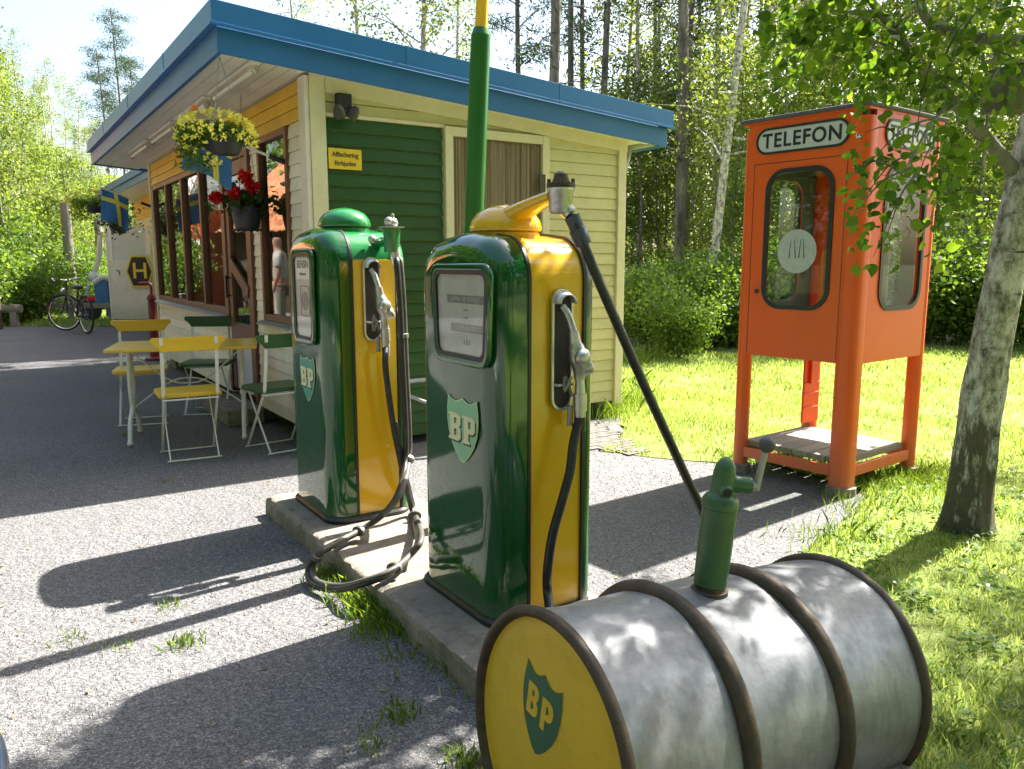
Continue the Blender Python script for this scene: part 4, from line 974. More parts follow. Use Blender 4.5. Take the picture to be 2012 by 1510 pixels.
for z in (.0, DL):
    mb = MB(); sg = 1 if z == 0 else -1
    mb.lathe([(DR-.022, z+sg*.020), (DR-.020, z+sg*.002), (DR-.010, z-sg*.004), (DR+.002, z), (DR+.005, z+sg*.010), (DR+.002, z+sg*.020), (DR-.008, z+sg*.026)], None, 96)
    o = mb.build('rim', hoop_m, e, smooth=60); o.matrix_local = DM
mb = MB(); mb.lathe([(.0002, .014), (.12, .0145), (.2, .0155), (DR-.035, .018), (DR-.022, .014), (DR-.019, .017)], None, 72); oe = mb.build('end_plate', drum_y, e, smooth=60); oe.matrix_local = DM
mb = MB(); mb.lathe([(DR-.019, DL-.017), (DR-.03, DL-.014), (.0002, DL-.016)], None, 48); o = mb.build('end_plate', drum_m, e, smooth=60); o.matrix_local = DM
# emblem on the drum end
def drum_face(u, v, wdep):  # u to the viewer's right, v up, w out of the end
    return Matrix(((0, 1, 0, v), (-1, 0, 0, -u), (0, 0, -1, .0135-wdep), (0, 0, 0, 1)))
DF = DM @ Matrix(((0, 1, 0, 0.0), (1, 0, 0, 0.0), (0, 0, -1, .0145), (0, 0, 0, 1)))
# DF maps (u, v, w): drum x (up) = v, drum y = u
sgn = 1
ol = [(-.92, 1.0)]
for k in range(1, 8): t = k/8; ol.append((-.92+.92*t, 1.0-.16*math.sin(math.pi*t)))
ol.append((0, 1.0))
for k in range(1, 8): t = k/8; ol.append((.92*t, 1.0-.16*math.sin(math.pi*t)))
ol.append((.92, 1.0)); side = [(1.0, .6), (1.0, .25), (.92, -.1), (.74, -.42), (.48, -.70), (.2, -.92), (0, -1)]
ol += side+[(-a, b) for a, b in side[::-1][1:]]
hw, hh = .076, .098; cu_, cv_ = -.034, .062
tl = Matrix.Translation((cu_, cv_, 0)) @ Matrix.Rotation(R(-6), 4, 'Z')
Binv = DM.inverted() @ DF
em = shape('emblem', [[(a*hw*1.06-.002, b*hh*1.05-.004) for a, b in ol]], .001, Binv @ tl, drum_y, e); em.matrix_local = DM
o = shape('field', [[(a*hw, b*hh) for a, b in ol]], .001, Binv @ tl @ Matrix.Translation((0, 0, .0008)), drum_gr, e); o.matrix_local = DM
def rb(pts): return pts
Bo = [(0,0), (.48,0), (.64,.08), (.70,.22), (.66,.42), (.56,.52), (.66,.62), (.68,.80), (.60,.94), (.46,1), (0,1)]
B1 = [(.26,.62), (.26,.82), (.38,.82), (.43,.72), (.38,.62)]; B2 = [(.26,.18), (.26,.43), (.38,.43), (.44,.31), (.38,.18)]
Po = [(0,0), (.27,0), (.27,.36), (.46,.36), (.62,.44), (.70,.60), (.70,.78), (.62,.93), (.46,1), (0,1)]; P1_ = [(.27,.55), (.27,.82), (.38,.82), (.44,.69), (.38,.55)]
s = .064
outs = [[(-.054+a*s, -.020+b*s*1.18) for a, b in o_] for o_ in (Bo, B1, B2)]+[[(.004+a*s, -.026+b*s*1.18) for a, b in o_] for o_ in (Po, P1_)]
o = shape('lettering', outs, .0012, Binv @ tl @ Matrix.Translation((0, 0, .0016)), drum_y, e); o.matrix_local = DM
# bung ring
# hand pump on the drum
c3 = Vector((0, 0, .292))+d*.468+Vector((0, 0, DR-.012)); base3 = Vector((.078, 1.61, 0))+c3
e = empty('hand_pump', base3, R(8), 'green rotary hand pump with crank standing on top of the drum', 'hand pump')
mb = MB(); mb.lathe([(.045, -.006), (.045, .006), (.036, .010), (.036, .018), (.028, .02)], None, 24); mb.build('bung_ring', hoop_m, e, smooth=40)
lean = Matrix.Rotation(R(5), 4, 'Y')
mb = MB(); mb.lathe([(.030, .012), (.040, .02), (.041, .10), (.041, .19), (.0405, .21), (.043, .212), (.043, .232), (.036, .242), (.027, .25)], lean, 32); mb.build('cylinder', hand_g, e, smooth=35)
mb = MB(); mb.tube([lean@Vector(p) for p in ((0, 0, .236), (0, 0, .27), (.001, 0, .30), (.002, 0, .315), (.002, 0, .328), (.002, 0, .335))], [.030, .0275, .026, .023, .015, .004], 20)
mb.tube([lean@Vector(p) for p in ((0, -.005, .262), (-.002, -.036, .256))], [.020, .014], 14); mb.build('head', hand_g, e, smooth=50)
mb = MB(); mb.tube([lean@Vector(p) for p in ((-.002, -.0365, .256), (-.002, -.0372, .2558))], [.0095, .0095], 14); mb.build('outlet', black_p, e)
mb = MB(); mb.tube([lean@Vector(p) for p in ((.01, 0, .272), (.068, 0, .268))], .021, 16); mb.build('crank_housing', hand_g, e, smooth=50)
mb = MB(); mb.tube([lean@Vector(p) for p in ((.066, 0, .268), (.085, 0, .267))], .012, 12); mb.tube([lean@Vector((.085, 0, .258)), lean@Vector((.092, -.01, .36))], [.0085, .0075], 12); mb.build('crank', grey_met, e, smooth=50)
mb = MB(); mb.sphere(lean@Vector((.093, -.011, .372)), .020, 16, 12); mb.build('knob', paint('grey_bakelite', (.07, .07, .068), .5, .1, 20), e, smooth=60)

# ================================================================== TELEPHONE BOOTH
BR = TH+R(5); e = empty('telephone_booth', W(2.175, -2.64, 0), BR, 'orange steel telephone booth with rounded windows on four legs at the lawn edge', 'telephone booth')
S1, S2, BH = .80, .87, 2.20     # S1 along y (door side), S2 along x
# frame pillars (rounded)
def pillar(x, y, w_=.11, z0=.05, z1=2.13):
    mb = MB(); rg = []
    pts = rrect(w_, w_, .045, 5, x, y)
    n = len(pts); mb.v += [(p[0], p[1], z0) for p in pts]+[(p[0], p[1], z1) for p in pts]
    for k in range(n): mb.face((k, (k+1) % n, n+(k+1) % n, n+k))
    mb.face(list(range(n))); mb.face([n+k for k in range(n)]); return mb.build('leg', orange, e, smooth=50)
pillar(.062, .062, .13); pillar(.045, S1-.045, .09); pillar(S2-.05, .045, .09); pillar(S2-.05, S1-.05, .10)
mb = MB(); mb.lathe([(.085, -.01), (.085, .045), (.07, .05)], Matrix.Translation((.062, .062, 0)), 20); mb.build('footing', concrete, e, smooth=40)
for p in ((.045, S1-.045), (S2-.05, .045), (S2-.05, S1-.05)): mb = MB(); mb.lathe([(.065, -.01), (.065, .045), (.055, .05)], Matrix.Translation((*p, 0)), 16); mb.build('footing', concrete, e, smooth=40)
def wallpanel(side, seam=True):
    # outer skin with a window hole; u along the wall, v up
    if side == 'A': M = FACE('A', (.004, S1/2, 0)); wd = S1-.10; off = 0.03
    elif side == 'B': M = FACE('B', (S2/2, .004, 0)); wd = S2-.16; off = .03
    elif side == 'C': M = Matrix(((0,0,1,S2-.004),(1,0,0,S1/2),(0,1,0,0),(0,0,0,1))); wd = S1-.10; off = 0
    else: M = Matrix(((-1,0,0,S2/2),(0,0,1,S1-.004),(0,1,0,0),(0,0,0,1))); wd = S2-.12; off = 0
    M = M @ Matrix.Translation((0, 0, -.016))
    ol = [(-wd/2, .77), (wd/2, .77), (wd/2, 2.16), (-wd/2, 2.16)]
    ww, wh, wz, cx = .405, .78, 1.475, (0 if side == 'A' else off)
    if side == 'A': cx = -.0
    if side == 'B': ww = .455
    hole = [(a+cx, b+wz) for a, b in rrect(ww, wh, .105, 8)]
    p = shape('wall_panel' if side != 'A' else 'door', [ol, hole], .018, M, orange, e)
    shape('window_gasket', [[(a+cx, b+wz) for a, b in rrect(ww+.045, wh+.045, .125, 8)], [(a+cx, b+wz) for a, b in rrect(ww-.008, wh-.008, .10, 8)]], .018, M @ Matrix.Translation((0, 0, .008)), black_p, p)
    shape('pane', [[(a+cx, b+wz) for a, b in rrect(ww+.01, wh+.01, .105, 8)]], .004, M @ Matrix.Translation((0, 0, .006)), glass_booth, p)
    if side in 'CD':
        shape('inner_lining', [ol, hole], .004, M @ Matrix.Translation((0, 0, -.0052)), lining, p)
    return p, M
lining = paint('grey_green_lining', (.10, .125, .11), .5, .15, 5)
for sd in 'ABCD':
    p, M = wallpanel(sd)
    if sd == 'A':
        # door seams, lock and sign
        q = .0012
        dz = .0188
        for ol in ([(-.315, 1.925), (.292, 1.925), (.292, 1.929), (-.315, 1.929)], [(-.315, .78), (-.311, .78), (-.311, 1.925), (-.315, 1.925)], [(.288, .78), (.292, .78), (.292, 1.925), (.288, 1.925)]):
            shape('seam', [ol], .0006, M @ Matrix.Translation((0, 0, dz)), darkint, p)
        mb = MB(); mb.lathe([(.014, 0), (.014, .008), (.010, .010), (.0002, .010)], M @ Matrix.Translation((-.258, 1.165, .018)), 14); mb.build('lock', hoop_m, p, smooth=40)
        shape('round_sticker', [[(.128*math.cos(R(k*10)), .128*math.sin(R(k*10))) for k in range(36)]], .0012, M @ Matrix.Translation((-.0, 1.405, .012)), paint('frosted_sticker', (.5, .5, .46), .6, .12, 40), p)
        for (x_, a0) in ((-.045, -5), (-.012, 6), (.02, -5), (.045, 5)):
            shape('sticker_scratch', [[(-.003, -.055), (.003, -.055), (.0015, .055), (-.0015, .055)]], .0006, M @ Matrix.Translation((x_, 1.42, .0134)) @ Matrix.Rotation(R(a0), 4, 'Z'), lf_dark, p)
    if sd in 'AB':
        cxs = -.005 if sd == 'A' else .03; sw_ = .60 if sd == 'A' else .57
        sg = shape('sign_frame', [rrect(sw_, .152, .074, 8, cxs, 2.055), rrect(sw_-.026, .126, .062, 8, cxs, 2.055)], .010, M @ Matrix.Translation((0, 0, .017)), black_p, e)
        shape('sign_face', [rrect(sw_-.02, .130, .062, 8, cxs, 2.055)], .004, M @ Matrix.Translation((0, 0, .0185)), sign_w, sg)
        text('lettering', 'TELEFON', .116, .002, M @ Matrix.Translation((cxs, 2.052, .0235)), ink, sg, sx=.98 if sd == 'A' else .9, bold=.0022, space=1.12)
mb = MB(); mb.box(.03, S2-.03, .03, S1-.03, 2.12, 2.16); mb.build('ceiling', lining, e)
mb = MB(); mb.box(-.018, S2+.018, -.018, S1+.018, 2.175, 2.197); mb.build('roof', felt, e, bevel=.006)
mb = MB(); mb.box(.0, S2, .0, S1, 2.1612, 2.175); mb.build('roof_lip', orange, e)
mb = MB()   # bottom rails
mb.box(.115, S2-.09, .02, .045, .10, .165); mb.box(.02, .045, .12, S1-.08, .10, .165); mb.box(.10, S2-.09, S1-.045, S1-.02, .10, .165); mb.box(S2-.045, S2-.02, .08, S1-.09, .10, .165); mb.build('bottom_rail', orange, e, bevel=.003)
fl = empty('x', (0,0,0), 0, None, None); bpy.data.objects.remove(fl)
mb = MB()
for i in range(6): y0_ = .055+i*(S1-.11)/6; mb.box(.06, S2-.10, y0_+.003, y0_+(S1-.11)/6-.003, .17, .205)
mb.build('floor_board', deck_w, e, bevel=.003)
mb = MB(); mb.box(S2-.25, S2-.06, S1-.12, S1-.105, .25, .77); mb.box(S2-.20, S2-.11, S1-.14, S1-.12, .52, .77)
for z in (.35, .45, .52): mb.box(S2-.25, S2-.06, S1-.128, S1-.12, z, z+.008)
mb.build('back_bracket', orange_r, e, bevel=.003)
mb = MB(); mb.box(S2-.20, S2-.05, .25, .50, .9, 2.05); mb.build('inner_column', paint('grey_inner_column', (.3, .34, .32), .4, .1, 5), e, bevel=.01)
mb = MB(); mb.box(S2-.28, S2-.20, .28, .46, 1.15, 1.45); mb.tube(bez([(S2-.3, .30, 1.40), (S2-.33, .30, 1.34), (S2-.33, .30, 1.24), (S2-.3, .30, 1.18)], 4), .018, 8); mb.build('telephone', black_p, e, bevel=.006)

# ================================================================== FURNITURE
tp = Vector((-2.50, 6.12, 0)); e = empty('cafe_table', tp, R(17), 'yellow rectangular garden table on white cast legs', 'table')
mb = MB(); mb.box(-.52, .52, -.33, .33, .70, .724); mb.build('tabletop', chair_y, e, bevel=.005)
for s in (-1, 1):
    mb = MB(); X = s*.40
    for t in (-1, 1):
        mb.tube(bez([(X, t*.05, .70), (X, t*.055, .55), (X, t*.075, .40), (X, t*.045, .27), (X, t*.08, .22), (X, t*.18, .17), (X, t*.225, .08), (X, t*.25, .012)], 5), .017, 8)
    mb.tube([(X, -.25, .690), (X, .25, .690)], .014, 8); mb.tube([(X, -.06, .27), (X, .06, .27)], .014, 8)
    mb.sphere((X, -.255, .02), .022, 8, 6); mb.sphere((X, .255, .02), .022, 8, 6)
    mb.sphere((X, 0, .33), .028, 8, 6)
    mb.build('leg', white_p, e, smooth=50)
mb = MB(); mb.tube(bez([(-.40, 0, .68), (-.15, .0, .46), (0, 0, .42), (.15, 0, .46), (.40, 0, .68)], 6), .006, 6); mb.tube(bez([(-.40, 0, .24), (-.15, 0, .42), (0, 0, .46), (.15, 0, .42), (.40, 0, .24)], 6), .006, 6); mb.build('brace_wire', white_p, e, smooth=50)

def chair(loc, rot, mcol, lab):
    # faces +y; backrest at -y
    e = empty('folding_chair', loc, rot, lab, 'chair', 'folding garden chairs around the table')
    mb = MB(); n = 7
    ol = [(-.20, -.15), (.20, -.15), (.205, .15), (.17, .19), (-.17, .19), (-.205, .15)]
    shape('seat', [ol], .022, Matrix.Translation((0, 0, .44)), mcol, e, bevel=.004)
    ol = [(-.235, .045), (-.235, .065), (-.225, .075), (.225, .075), (.235, .065), (.235, .045), (.215, .03), (.20, .015), (.19, .0), (.18, -.02), (-.18, -.02), (-.19, 0), (-.20, .015), (-.215, .03)]
    BM = Matrix(((1,0,0,0),(0,.14,-.99,-.205),(0,.99,.14,.775),(0,0,0,1)))
    shape('backrest', [ol], .014, BM, mcol, e, bevel=.003)
    for s in (-1, 1):
        X = s*.172; p = [(X, -.222, .85), (X, -.19, .62), (X, -.155, .455), (X, .0, .24), (X, .165, .008)]
        mb = MB()
        for a_, b_ in zip(p[:-1], p[1:]): mb.bar(a_, b_, .022 if a_[2] > .6 else .016, .007, up=(0, 1, .5))
        mb.build('leg', white_p, e)
        X = s*.156; mb = MB(); mb.bar((X, .155, .435), (X, -.175, .008), .016, .007, up=(0, 1, .5)); mb.build('leg', white_p, e)
    for X_, Y_, Z_ in ((.19, .165, .010), (.175, -.175, .010), (.18, -.165, .425), (.16, .15, .425)): mb = MB(); mb.tube([(-X_, Y_, Z_), (X_, Y_, Z_)], .0055, 6); mb.build('stretcher', white_p, e, smooth=50)
    return e
chair(W(-.76, .50), TH+R(-4), chair_y, 'yellow folding chair seen from behind, nearest on the left')
chair(W(-.17, .38), TH+R(9), chair_g, 'green folding chair partly hidden by the rear pump')
chair(W(-.84, 1.95), TH+R(180-14), chair_y, 'yellow folding chair on the far side of the table facing the camera')
chair(W(-.27, 2.12), TH+R(180-27), chair_g, 'green folding chair on the far side of the table beside the wall')

# ================================================================== BIRCH with nest box
TX, TY = 2.31, 3.92
e = empty('birch_tree', (TX, TY, 0), 0, 'pale barked birch tree leaning over the drum on the right', 'tree')
rs = np.random.RandomState(21)
tz = [-.05, .05, .25, .6, 1.1, 1.7, 2.4, 3.4, 4.6, 6.0, 7.6]; trr = [.134, .116, .101, .093, .087, .083, .078, .072, .056, .04, .02]; tx = [0, 0, .012, .03, .07, .13, .22, .33, .40, .5, .55]
pts = bez([(tx[i], .02*math.sin(tz[i]*2), tz[i]) for i in range(len(tz))], 8); rr_ = np.interp([p.z for p in pts], tz, trr)
mb = MB(); seg = 36; mb.tube(pts, list(rr_), seg)
V = np.array(mb.v)
for i in range(len(V)):
    k = i % seg; ang = 2*math.pi*k/seg; z = V[i, 2]; ring = min(i//seg, len(pts)-1); c = np.array(pts[ring])
    f = 1+(.05*math.sin(ang*5+z*1.3)+.03*math.sin(ang*9-z*5+1)+.025*math.sin(z*17+ang*2))*(1.3 if z < .8 else .6)
    f += .20*math.exp(-max(z, 0)/.10)*(.5+.5*math.sin(ang*4+1)) if z < .4 else 0
    V[i] = c+(V[i]-c)*f
mb.v = [tuple(v) for v in V]; mb.build('trunk', bark_b, e, smooth=60)
def tl_(v): return Vector(v)-Vector((TX, TY, 0))
limbs = [  # main limbs in world coordinates with radius
    ([Vector((TX+.13, TY, 1.72)), atY(1930, 262, 3.85), atY(1830, 150, 3.75), atY(1765, 70, 3.6), atY(1690, -20, 3.5), atY(1560, -120, 3.3)], .034),
    ([Vector((TX+.22, TY, 2.35)), atY(1860, 60, 3.8), atY(1800, -60, 3.7), Vector((1.6, 3.6, 3.6)), Vector((1.1, 3.3, 3.9))], .03),
    ([Vector((TX+.25, TY, 2.7)), Vector((2.9, 3.4, 3.3)), Vector((3.2, 2.9, 3.7))], .03),
    ([Vector((TX+.33, TY, 3.3)), Vector((2.2, 3.2, 4.0)), Vector((1.8, 2.6, 4.3))], .028),
    ([Vector((TX+.33, TY, 3.4)), Vector((3.1, 4.4, 4.2)), Vector((3.5, 4.9, 4.6))], .028),
    ([Vector((TX+.40, TY, 4.4)), Vector((2.2, 4.2, 5.2)), Vector((1.6, 4.3, 5.7))], .022),
    ([Vector((TX+.40, TY, 4.6)), Vector((3.2, 3.6, 5.4)), Vector((3.6, 3.3, 5.8))], .022),
    ([Vector((TX+.2, TY, 2.1)), atY(1900, 200, 3.6), atY(1840, 230, 3.4), atY(1780, 330, 3.25)], .014),
]
mb = MB(); spr = []
for pl, r_ in limbs:
    b = bez([tl_(p) for p in pl], 6); mb.tube(b, list(np.linspace(r_, r_*.25, len(b))), 8, caps=False)
    for i in range(3, len(b)): spr.append(b[i])
# drooping twigs with leaves; explicit twigs for the part in front of the booth
tw = []
for a_, b_, Y in (((1830, 150), (1660, 200), 3.6), ((1790, 110), (1600, 90), 3.5), ((1760, 60), (1540, 30), 3.4), ((1730, 30), (1500, 150), 3.5), ((1720, 20), (1470, 90), 3.4),
                  ((1840, 230), (1700, 330), 3.3), ((1800, 300), (1690, 400), 3.25), ((1790, 330), (1665, 440), 3.2), ((1800, 340), (1740, 470), 3.25), ((1810, 330), (1715, 505), 3.3),
                  ((1850, 250), (1780, 420), 3.4), ((1880, 260), (1830, 430), 3.5), ((1900, 250), (1860, 380), 3.5), ((1780, 290), (1700, 260), 3.3), ((1760, 330), (1660, 355), 3.2),
                  ((1900, 120), (1990, 60), 3.6), ((1880, 80), (1980, -20), 3.6), ((1850, 120), (1930, 20), 3.5), ((1860, 150), (1950, 250), 3.4), ((1930, 200), (1990, 120), 3.3),
                  ((1700, 20), (1620, 160), 3.5), ((1720, 80), (1680, 210), 3.55), ((1690, -10), (1560, -40), 3.4), ((1650, -30), (1500, 20), 3.3), ((1700, 30), (1480, 60), 3.6), ((1650, 10), (1530, 190), 3.6),
                  ((1900, 300), (1840, 500), 3.6), ((1950, 100), (2030, 180), 3.4), ((1960, 20), (2050, 60), 3.4), ((1850, 40), (1760, 160), 3.5), ((1880, 30), (1870, 170), 3.5), ((1940, 60), (1900, 190), 3.5),
                  ((1800, 20), (1740, 130), 3.6), ((1780, 80), (1790, 210), 3.6), ((1830, 120), (1800, 260), 3.5)):
    p, q = tl_(atY(*a_, Y+.1)), tl_(atY(*b_, Y)); mid = p.lerp(q, .5)+Vector((0, 0, .05)); tw.append((p, mid, q, 1.0))
for k in range(430):   # the rest of the crown (mostly above the frame, it shades the drum and lawn)
    s = spr[rs.randint(len(spr))]; 
    if s.z < 3.35: continue
    q = s+Vector(rs.randn(3)*np.array([.45, .45, .2]))-Vector((0, 0, .25*rs.rand())); tw.append((s, s.lerp(q, .5)+Vector((0, 0, .06)), q, .8))
LP = []
for p, m_, q, dn in tw:
    b = bez([p, m_, q], 5); mb.tube(b, list(np.linspace(.005, .0016, len(b))), 4, caps=False)
    L = (q-p).length; n_ = int(L*(125 if dn == 1.0 else 260)*dn)
    for k in range(n_):
        t = rs.rand()**.8; c = b[min(int(t*(len(b)-1)), len(b)-2)].lerp(b[min(int(t*(len(b)-1)), len(b)-2)+1], rs.rand())
        LP.append(np.array(c)+rs.randn(3)*np.array([.065, .065, .06])-np.array([0, 0, .04*rs.rand()]))
mb.build('limbs', bark_grey, e, smooth=60)
def keep_leaf(p):     # the sprays stop short of the booth's sign
    x, y, z = p[0]+TX, p[1]+TY, p[2]-H; f = y*math.cos(PITCH)-z*math.sin(PITCH)
    if f < .3: return True
    px = 1006+1575*x/f; py = 755-1575*(z*math.cos(PITCH)+y*math.sin(PITCH))/f
    if 1700 < px < 1815 and 195 < py < 285 and rs.rand() < .8: return False
    if 1690 < px < 1830 and 285 < py < 600 and rs.rand() < .35: return False
    return not (px < 1662 and py > 185) and not (px < 1480)
LP = [p for p in LP if keep_leaf(p)]
link('crown', leaf_mesh('crown', LP, .047, lf_birch, asp=.78, rs=rs, droop=.9, fine=True), e)
# small epicormic leaves on the trunk
e = empty('nest_box', (2.27, 3.80, 2.02), R(12), 'mossy wooden nest box fixed to the birch trunk', 'nest box')
mb = MB(); mb.box(-.085, .085, -.07, .08, 0, .19); mb.build('box', paint('mossy_wood', (.13, .13, .06), .9, .3, 12, bmp=.5), e, bevel=.004)
mb = MB(); mb.add([(-.10, -.10, .19), (.12, -.10, .19), (.12, .09, .225), (-.10, .09, .225), (-.10, -.10, .206), (.12, -.10, .206), (.12, .09, .241), (-.10, .09, .241)], [(3,2,1,0),(4,5,6,7),(0,1,5,4),(1,2,6,5),(2,3,7,6),(3,0,4,7)]); mb.build('roof', wood_g, e)
mb = MB(); mb.box(.0, .25, .02, .05, .05, .10); mb.build('bracket', wood_g, e)

# ================================================================== weeds along the plinth
weed_m = leaf_mat('weed_leaves', (.05, .11, .015), (.20, .28, .05), .4, (1.6, 1.5, .5))
def weed(loc, n_, h, lab, grp, m=None, r_=.06):
    P = np.random.RandomState(int(abs(loc[0]*991+loc[1]*733)*7) % 99999); xy = P.randn(n_, 2)*r_
    pts_ = np.stack([xy[:, 0], xy[:, 1], np.zeros(n_)], 1)
    o = link('weed_tuft', blade_mesh('weed_tuft', pts_, h, .006, m or weed_m, 1.1, P)); o.location = loc; return tag(o, lab, 'weeds', grp)
def weed_mass(spots, name, lab):
    V_ = []; H_ = []; rs = np.random.RandomState(len(spots)*7+1)
    for (px, py, h, n_, r_) in spots:
        c = atZ(px, py, 0); xy = rs.randn(n_, 2)*r_; V_.append(np.stack([xy[:, 0]+c.x, xy[:, 1]+c.y, np.zeros(n_)], 1)); H_.append(np.full(n_, h))
    tag(link(name, blade_mesh(name, np.concatenate(V_), np.concatenate(H_), .006, weed_m, 1.1, rs)), lab, name.replace('_', ' '), kind='stuff')
ws = [(640, 1135, .07, 160), (665, 1120, .06, 120), (690, 1165, .09, 220), (715, 1195, .09, 260), (745, 1200, .12, 260), (770, 1215, .10, 260), (765, 1245, .08, 180), (735, 1235, .07, 160), (800, 1232, .08, 200), (830, 1255, .07, 160), (860, 1275, .06, 140), (890, 1300, .06, 140), (915, 1330, .06, 120), (930, 1290, .06, 120), (790, 1290, .05, 80), (645, 1150, .06, 80)]
weed_mass([(px, py, h*.62, int(n_*(.75 if py < 1240 else .4)), .05) for px, py, h, n_ in ws], 'plinth_weeds', 'green weeds and grass growing along the plinth edge')
for i, (px, py, h, n_, lab) in enumerate(((362, 1265, .05, 70, 'small bright grass tuft on the gravel between the two pump shadows'), (235, 1268, .03, 25, 'tiny grass sprout on the sunlit gravel left of the larger tuft'), (140, 1255, .03, 30, 'tiny grass sprout on the sunlit gravel far left'), (335, 1190, .03, 40, 'small grass sprout at the lower edge of the rear pump shadow'), (790, 1405, .05, 90, 'leafy weed patch in the shadow left of the drum'), (730, 1465, .04, 40, 'low weeds in the shadow near the bottom of the picture'), (920, 1500, .05, 120, 'grass tuft at the foot of the drum'), (330, 945, .025, 20, 'tiny sprout in the kiosk shadow'), (250, 855, .03, 40, 'mossy sprout beside the table foot'))):
    weed(atZ(px, py, 0), int(n_*1.1), h*.65, lab, None, r_=.032)
weed_mass([(px, py, .16, 200, .14) for px, py in ((1180, 812), (1200, 818), (1225, 800), (1245, 790), (1250, 760), (1255, 715), (1275, 705))], 'kiosk_weeds', 'taller grass and weeds at the foot of the kiosk corner')
weed_mass([(px, py, .075, 170, .13) for px, py in ((1690, 960), (1720, 945), (1760, 935), (1810, 930), (1840, 940), (1500, 905), (1475, 900), (1640, 1060), (1700, 1000), (1790, 960))], 'booth_weeds', 'longer grass and weeds around the feet of the orange booth')

# ================================================================== FAR LEFT THINGS
AK = Vector((-5.58, 14.13, 0))
ax = empty('small_kiosk', AK, TH, 'second cream and yellow kiosk behind, with a blue roof edge', 'kiosk')
mb = MB(); siding(mb, mA, -1.8, 6.1, .15, 2.27, .09); mb.box(.002, 2.4, -1.8, 6.1, .15, 2.6); mb.build('wall', cream_w, ax)
mb = MB(); siding(mb, mA, -1.8, 6.1, 2.27, 2.72, .09); mb.build('yellow_band', yel_b, ax)
mb = MB(); slab_z = 2.72; mb.box(-.6, 2.7, -2.0, 6.5, 2.76, 2.90); mb.build('roof', felt, ax)
mb = MB(); mb.box(-.63, 2.73, -2.03, 6.53, 2.72, 2.755); mb.build('soffit', soffit_m, ax)
mb = MB(); mb.box(-.66, -.631, -2.06, 6.56, 2.70, 2.93); mb.box(-.631, 2.76, -2.06, -2.031, 2.70, 2.93); mb.box(-.631, 2.76, 6.531, 6.56, 2.70, 2.93); mb.box(-.70, -.661, -2.1, 6.6, 2.82, 2.95); mb.build('fascia', blue_f, ax, bevel=.004)
# open white door with hexagonal mark
hg = atY(300, 540, 17.0)-AK; hb = (hg.dot(uR), hg.dot(uL))
dr = MB(); M = Matrix.Translation((hb[0], hb[1], 0)) @ Matrix.Rotation(-TH+math.pi, 4, 'Z')
dr.box(0, .90, -.02, .02, .13, 1.36, M); dr.box(0, .10, -.02, .02, 1.36, 2.06, M); dr.box(.80, .90, -.02, .02, 1.36, 2.06, M); dr.box(.10, .80, -.02, .02, 1.95, 2.06, M); dr.box(.885, .925, -.03, .03, .10, 2.08, M)
ad = dr.build('open_door', cream_w, ax, bevel=.005)
dg_ = MB(); dg_.box(.10, .80, -.005, .005, 1.36, 1.95, M); dg_.build('pane', paint('white_blind', (.62, .62, .55), .4, .05, 3), ad)
hd = MB(); hd.tube([M@Vector((.72, .03, 1.15)), M@Vector((.72, .07, 1.15)), M@Vector((.66, .07, 1.14)), M@Vector((.66, .07, 1.05))], .010, 6); hd.build('handle', black_p, ad)
hx = AK+uR*hb[0]+uL*hb[1]; hc = Vector((hx.x-.24, hx.y-.06, 1.13))
e = empty('hexagon_sign', hc, 0, 'dark hexagonal stop sign with a yellow H leaning on the white door', 'sign')
hexo = [(.285*math.cos(R(a)), .40*math.sin(R(a))) for a in (0, 55, 125, 180, 235, 305)]
shape('plate', [hexo], .01, FACE('B', (0, 0, 0)), sign_y, e)
shape('dark_field', [[(a*.88, b*.90) for a, b in hexo]], .003, FACE('B', (0, -.0102, 0)), ink, e)
text('lettering', 'H', .36, .003, FACE('B', (.01, -.0135, 0)) @ Matrix.Shear('XY', 4, (.12, 0)), sign_y, e, bold=.004) if False else text('lettering', 'H', .46, .003, FACE('B', (.01, -.0135, 0)), sign_y, e, bold=.006)
# dark red yard pump
e = empty('water_pump', (-4.92, 11.0, 0), 0, 'dark red cast iron water pump by the far corner of the kiosk', 'water pump')
mb = MB(); mb.lathe([(.14, 0), (.14, .03), (.075, .05), (.06, .5), (.07, .52), (.06, .54), (.055, .82), (.07, .84), (.04, .9)], None, 16); mb.build('body', red_p, e, smooth=40)
mb = MB(); mb.tube(bez([(0, 0, .9), (0, 0, 1.02), (-.06, -.02, 1.05), (-.14, -.05, 1.04)], 5), .022, 8); mb.build('spout', red_p, e, smooth=50)
mb = MB(); mb.tube([(.05, .02, .88), (.10, .04, .5)], .014, 6); mb.build('lever', red_p, e, smooth=50)
# timber posts
for (px, Y, top, lab, r_) in ((139, 20.0, 2.75, 'thick grey timber post with a paper notice, left of the kiosk', .115), (200, 22.5, 2.5, 'shorter dark timber post between the bushes', .10)):
    p = atY(px, 540, Y); e = empty('timber_post', (p.x, p.y, 0), 0, lab, 'post')
    mb = MB(); mb.tube([(0, 0, -.1), (0, 0, top)], [r_*1.1, r_], 14); mb.build('post', wood_g, e, smooth=50)
    if top > 2.6:
        q = empty('paper_notice', (p.x, p.y-.13, 1.12), 0, 'white paper notice pinned to the thick grey post', 'notice')
        mb = MB(); mb.box(-.11, .11, -.004, .0, -.16, .16); mb.build('sheet', paper, q)
        mb = MB(); mb.lathe([(.055, 0), (.055, .002), (.04, .002), (.04, 0)], FACE('B', (0, -.0045, .04)), 16); mb.build('ring_mark', dial_g, q)
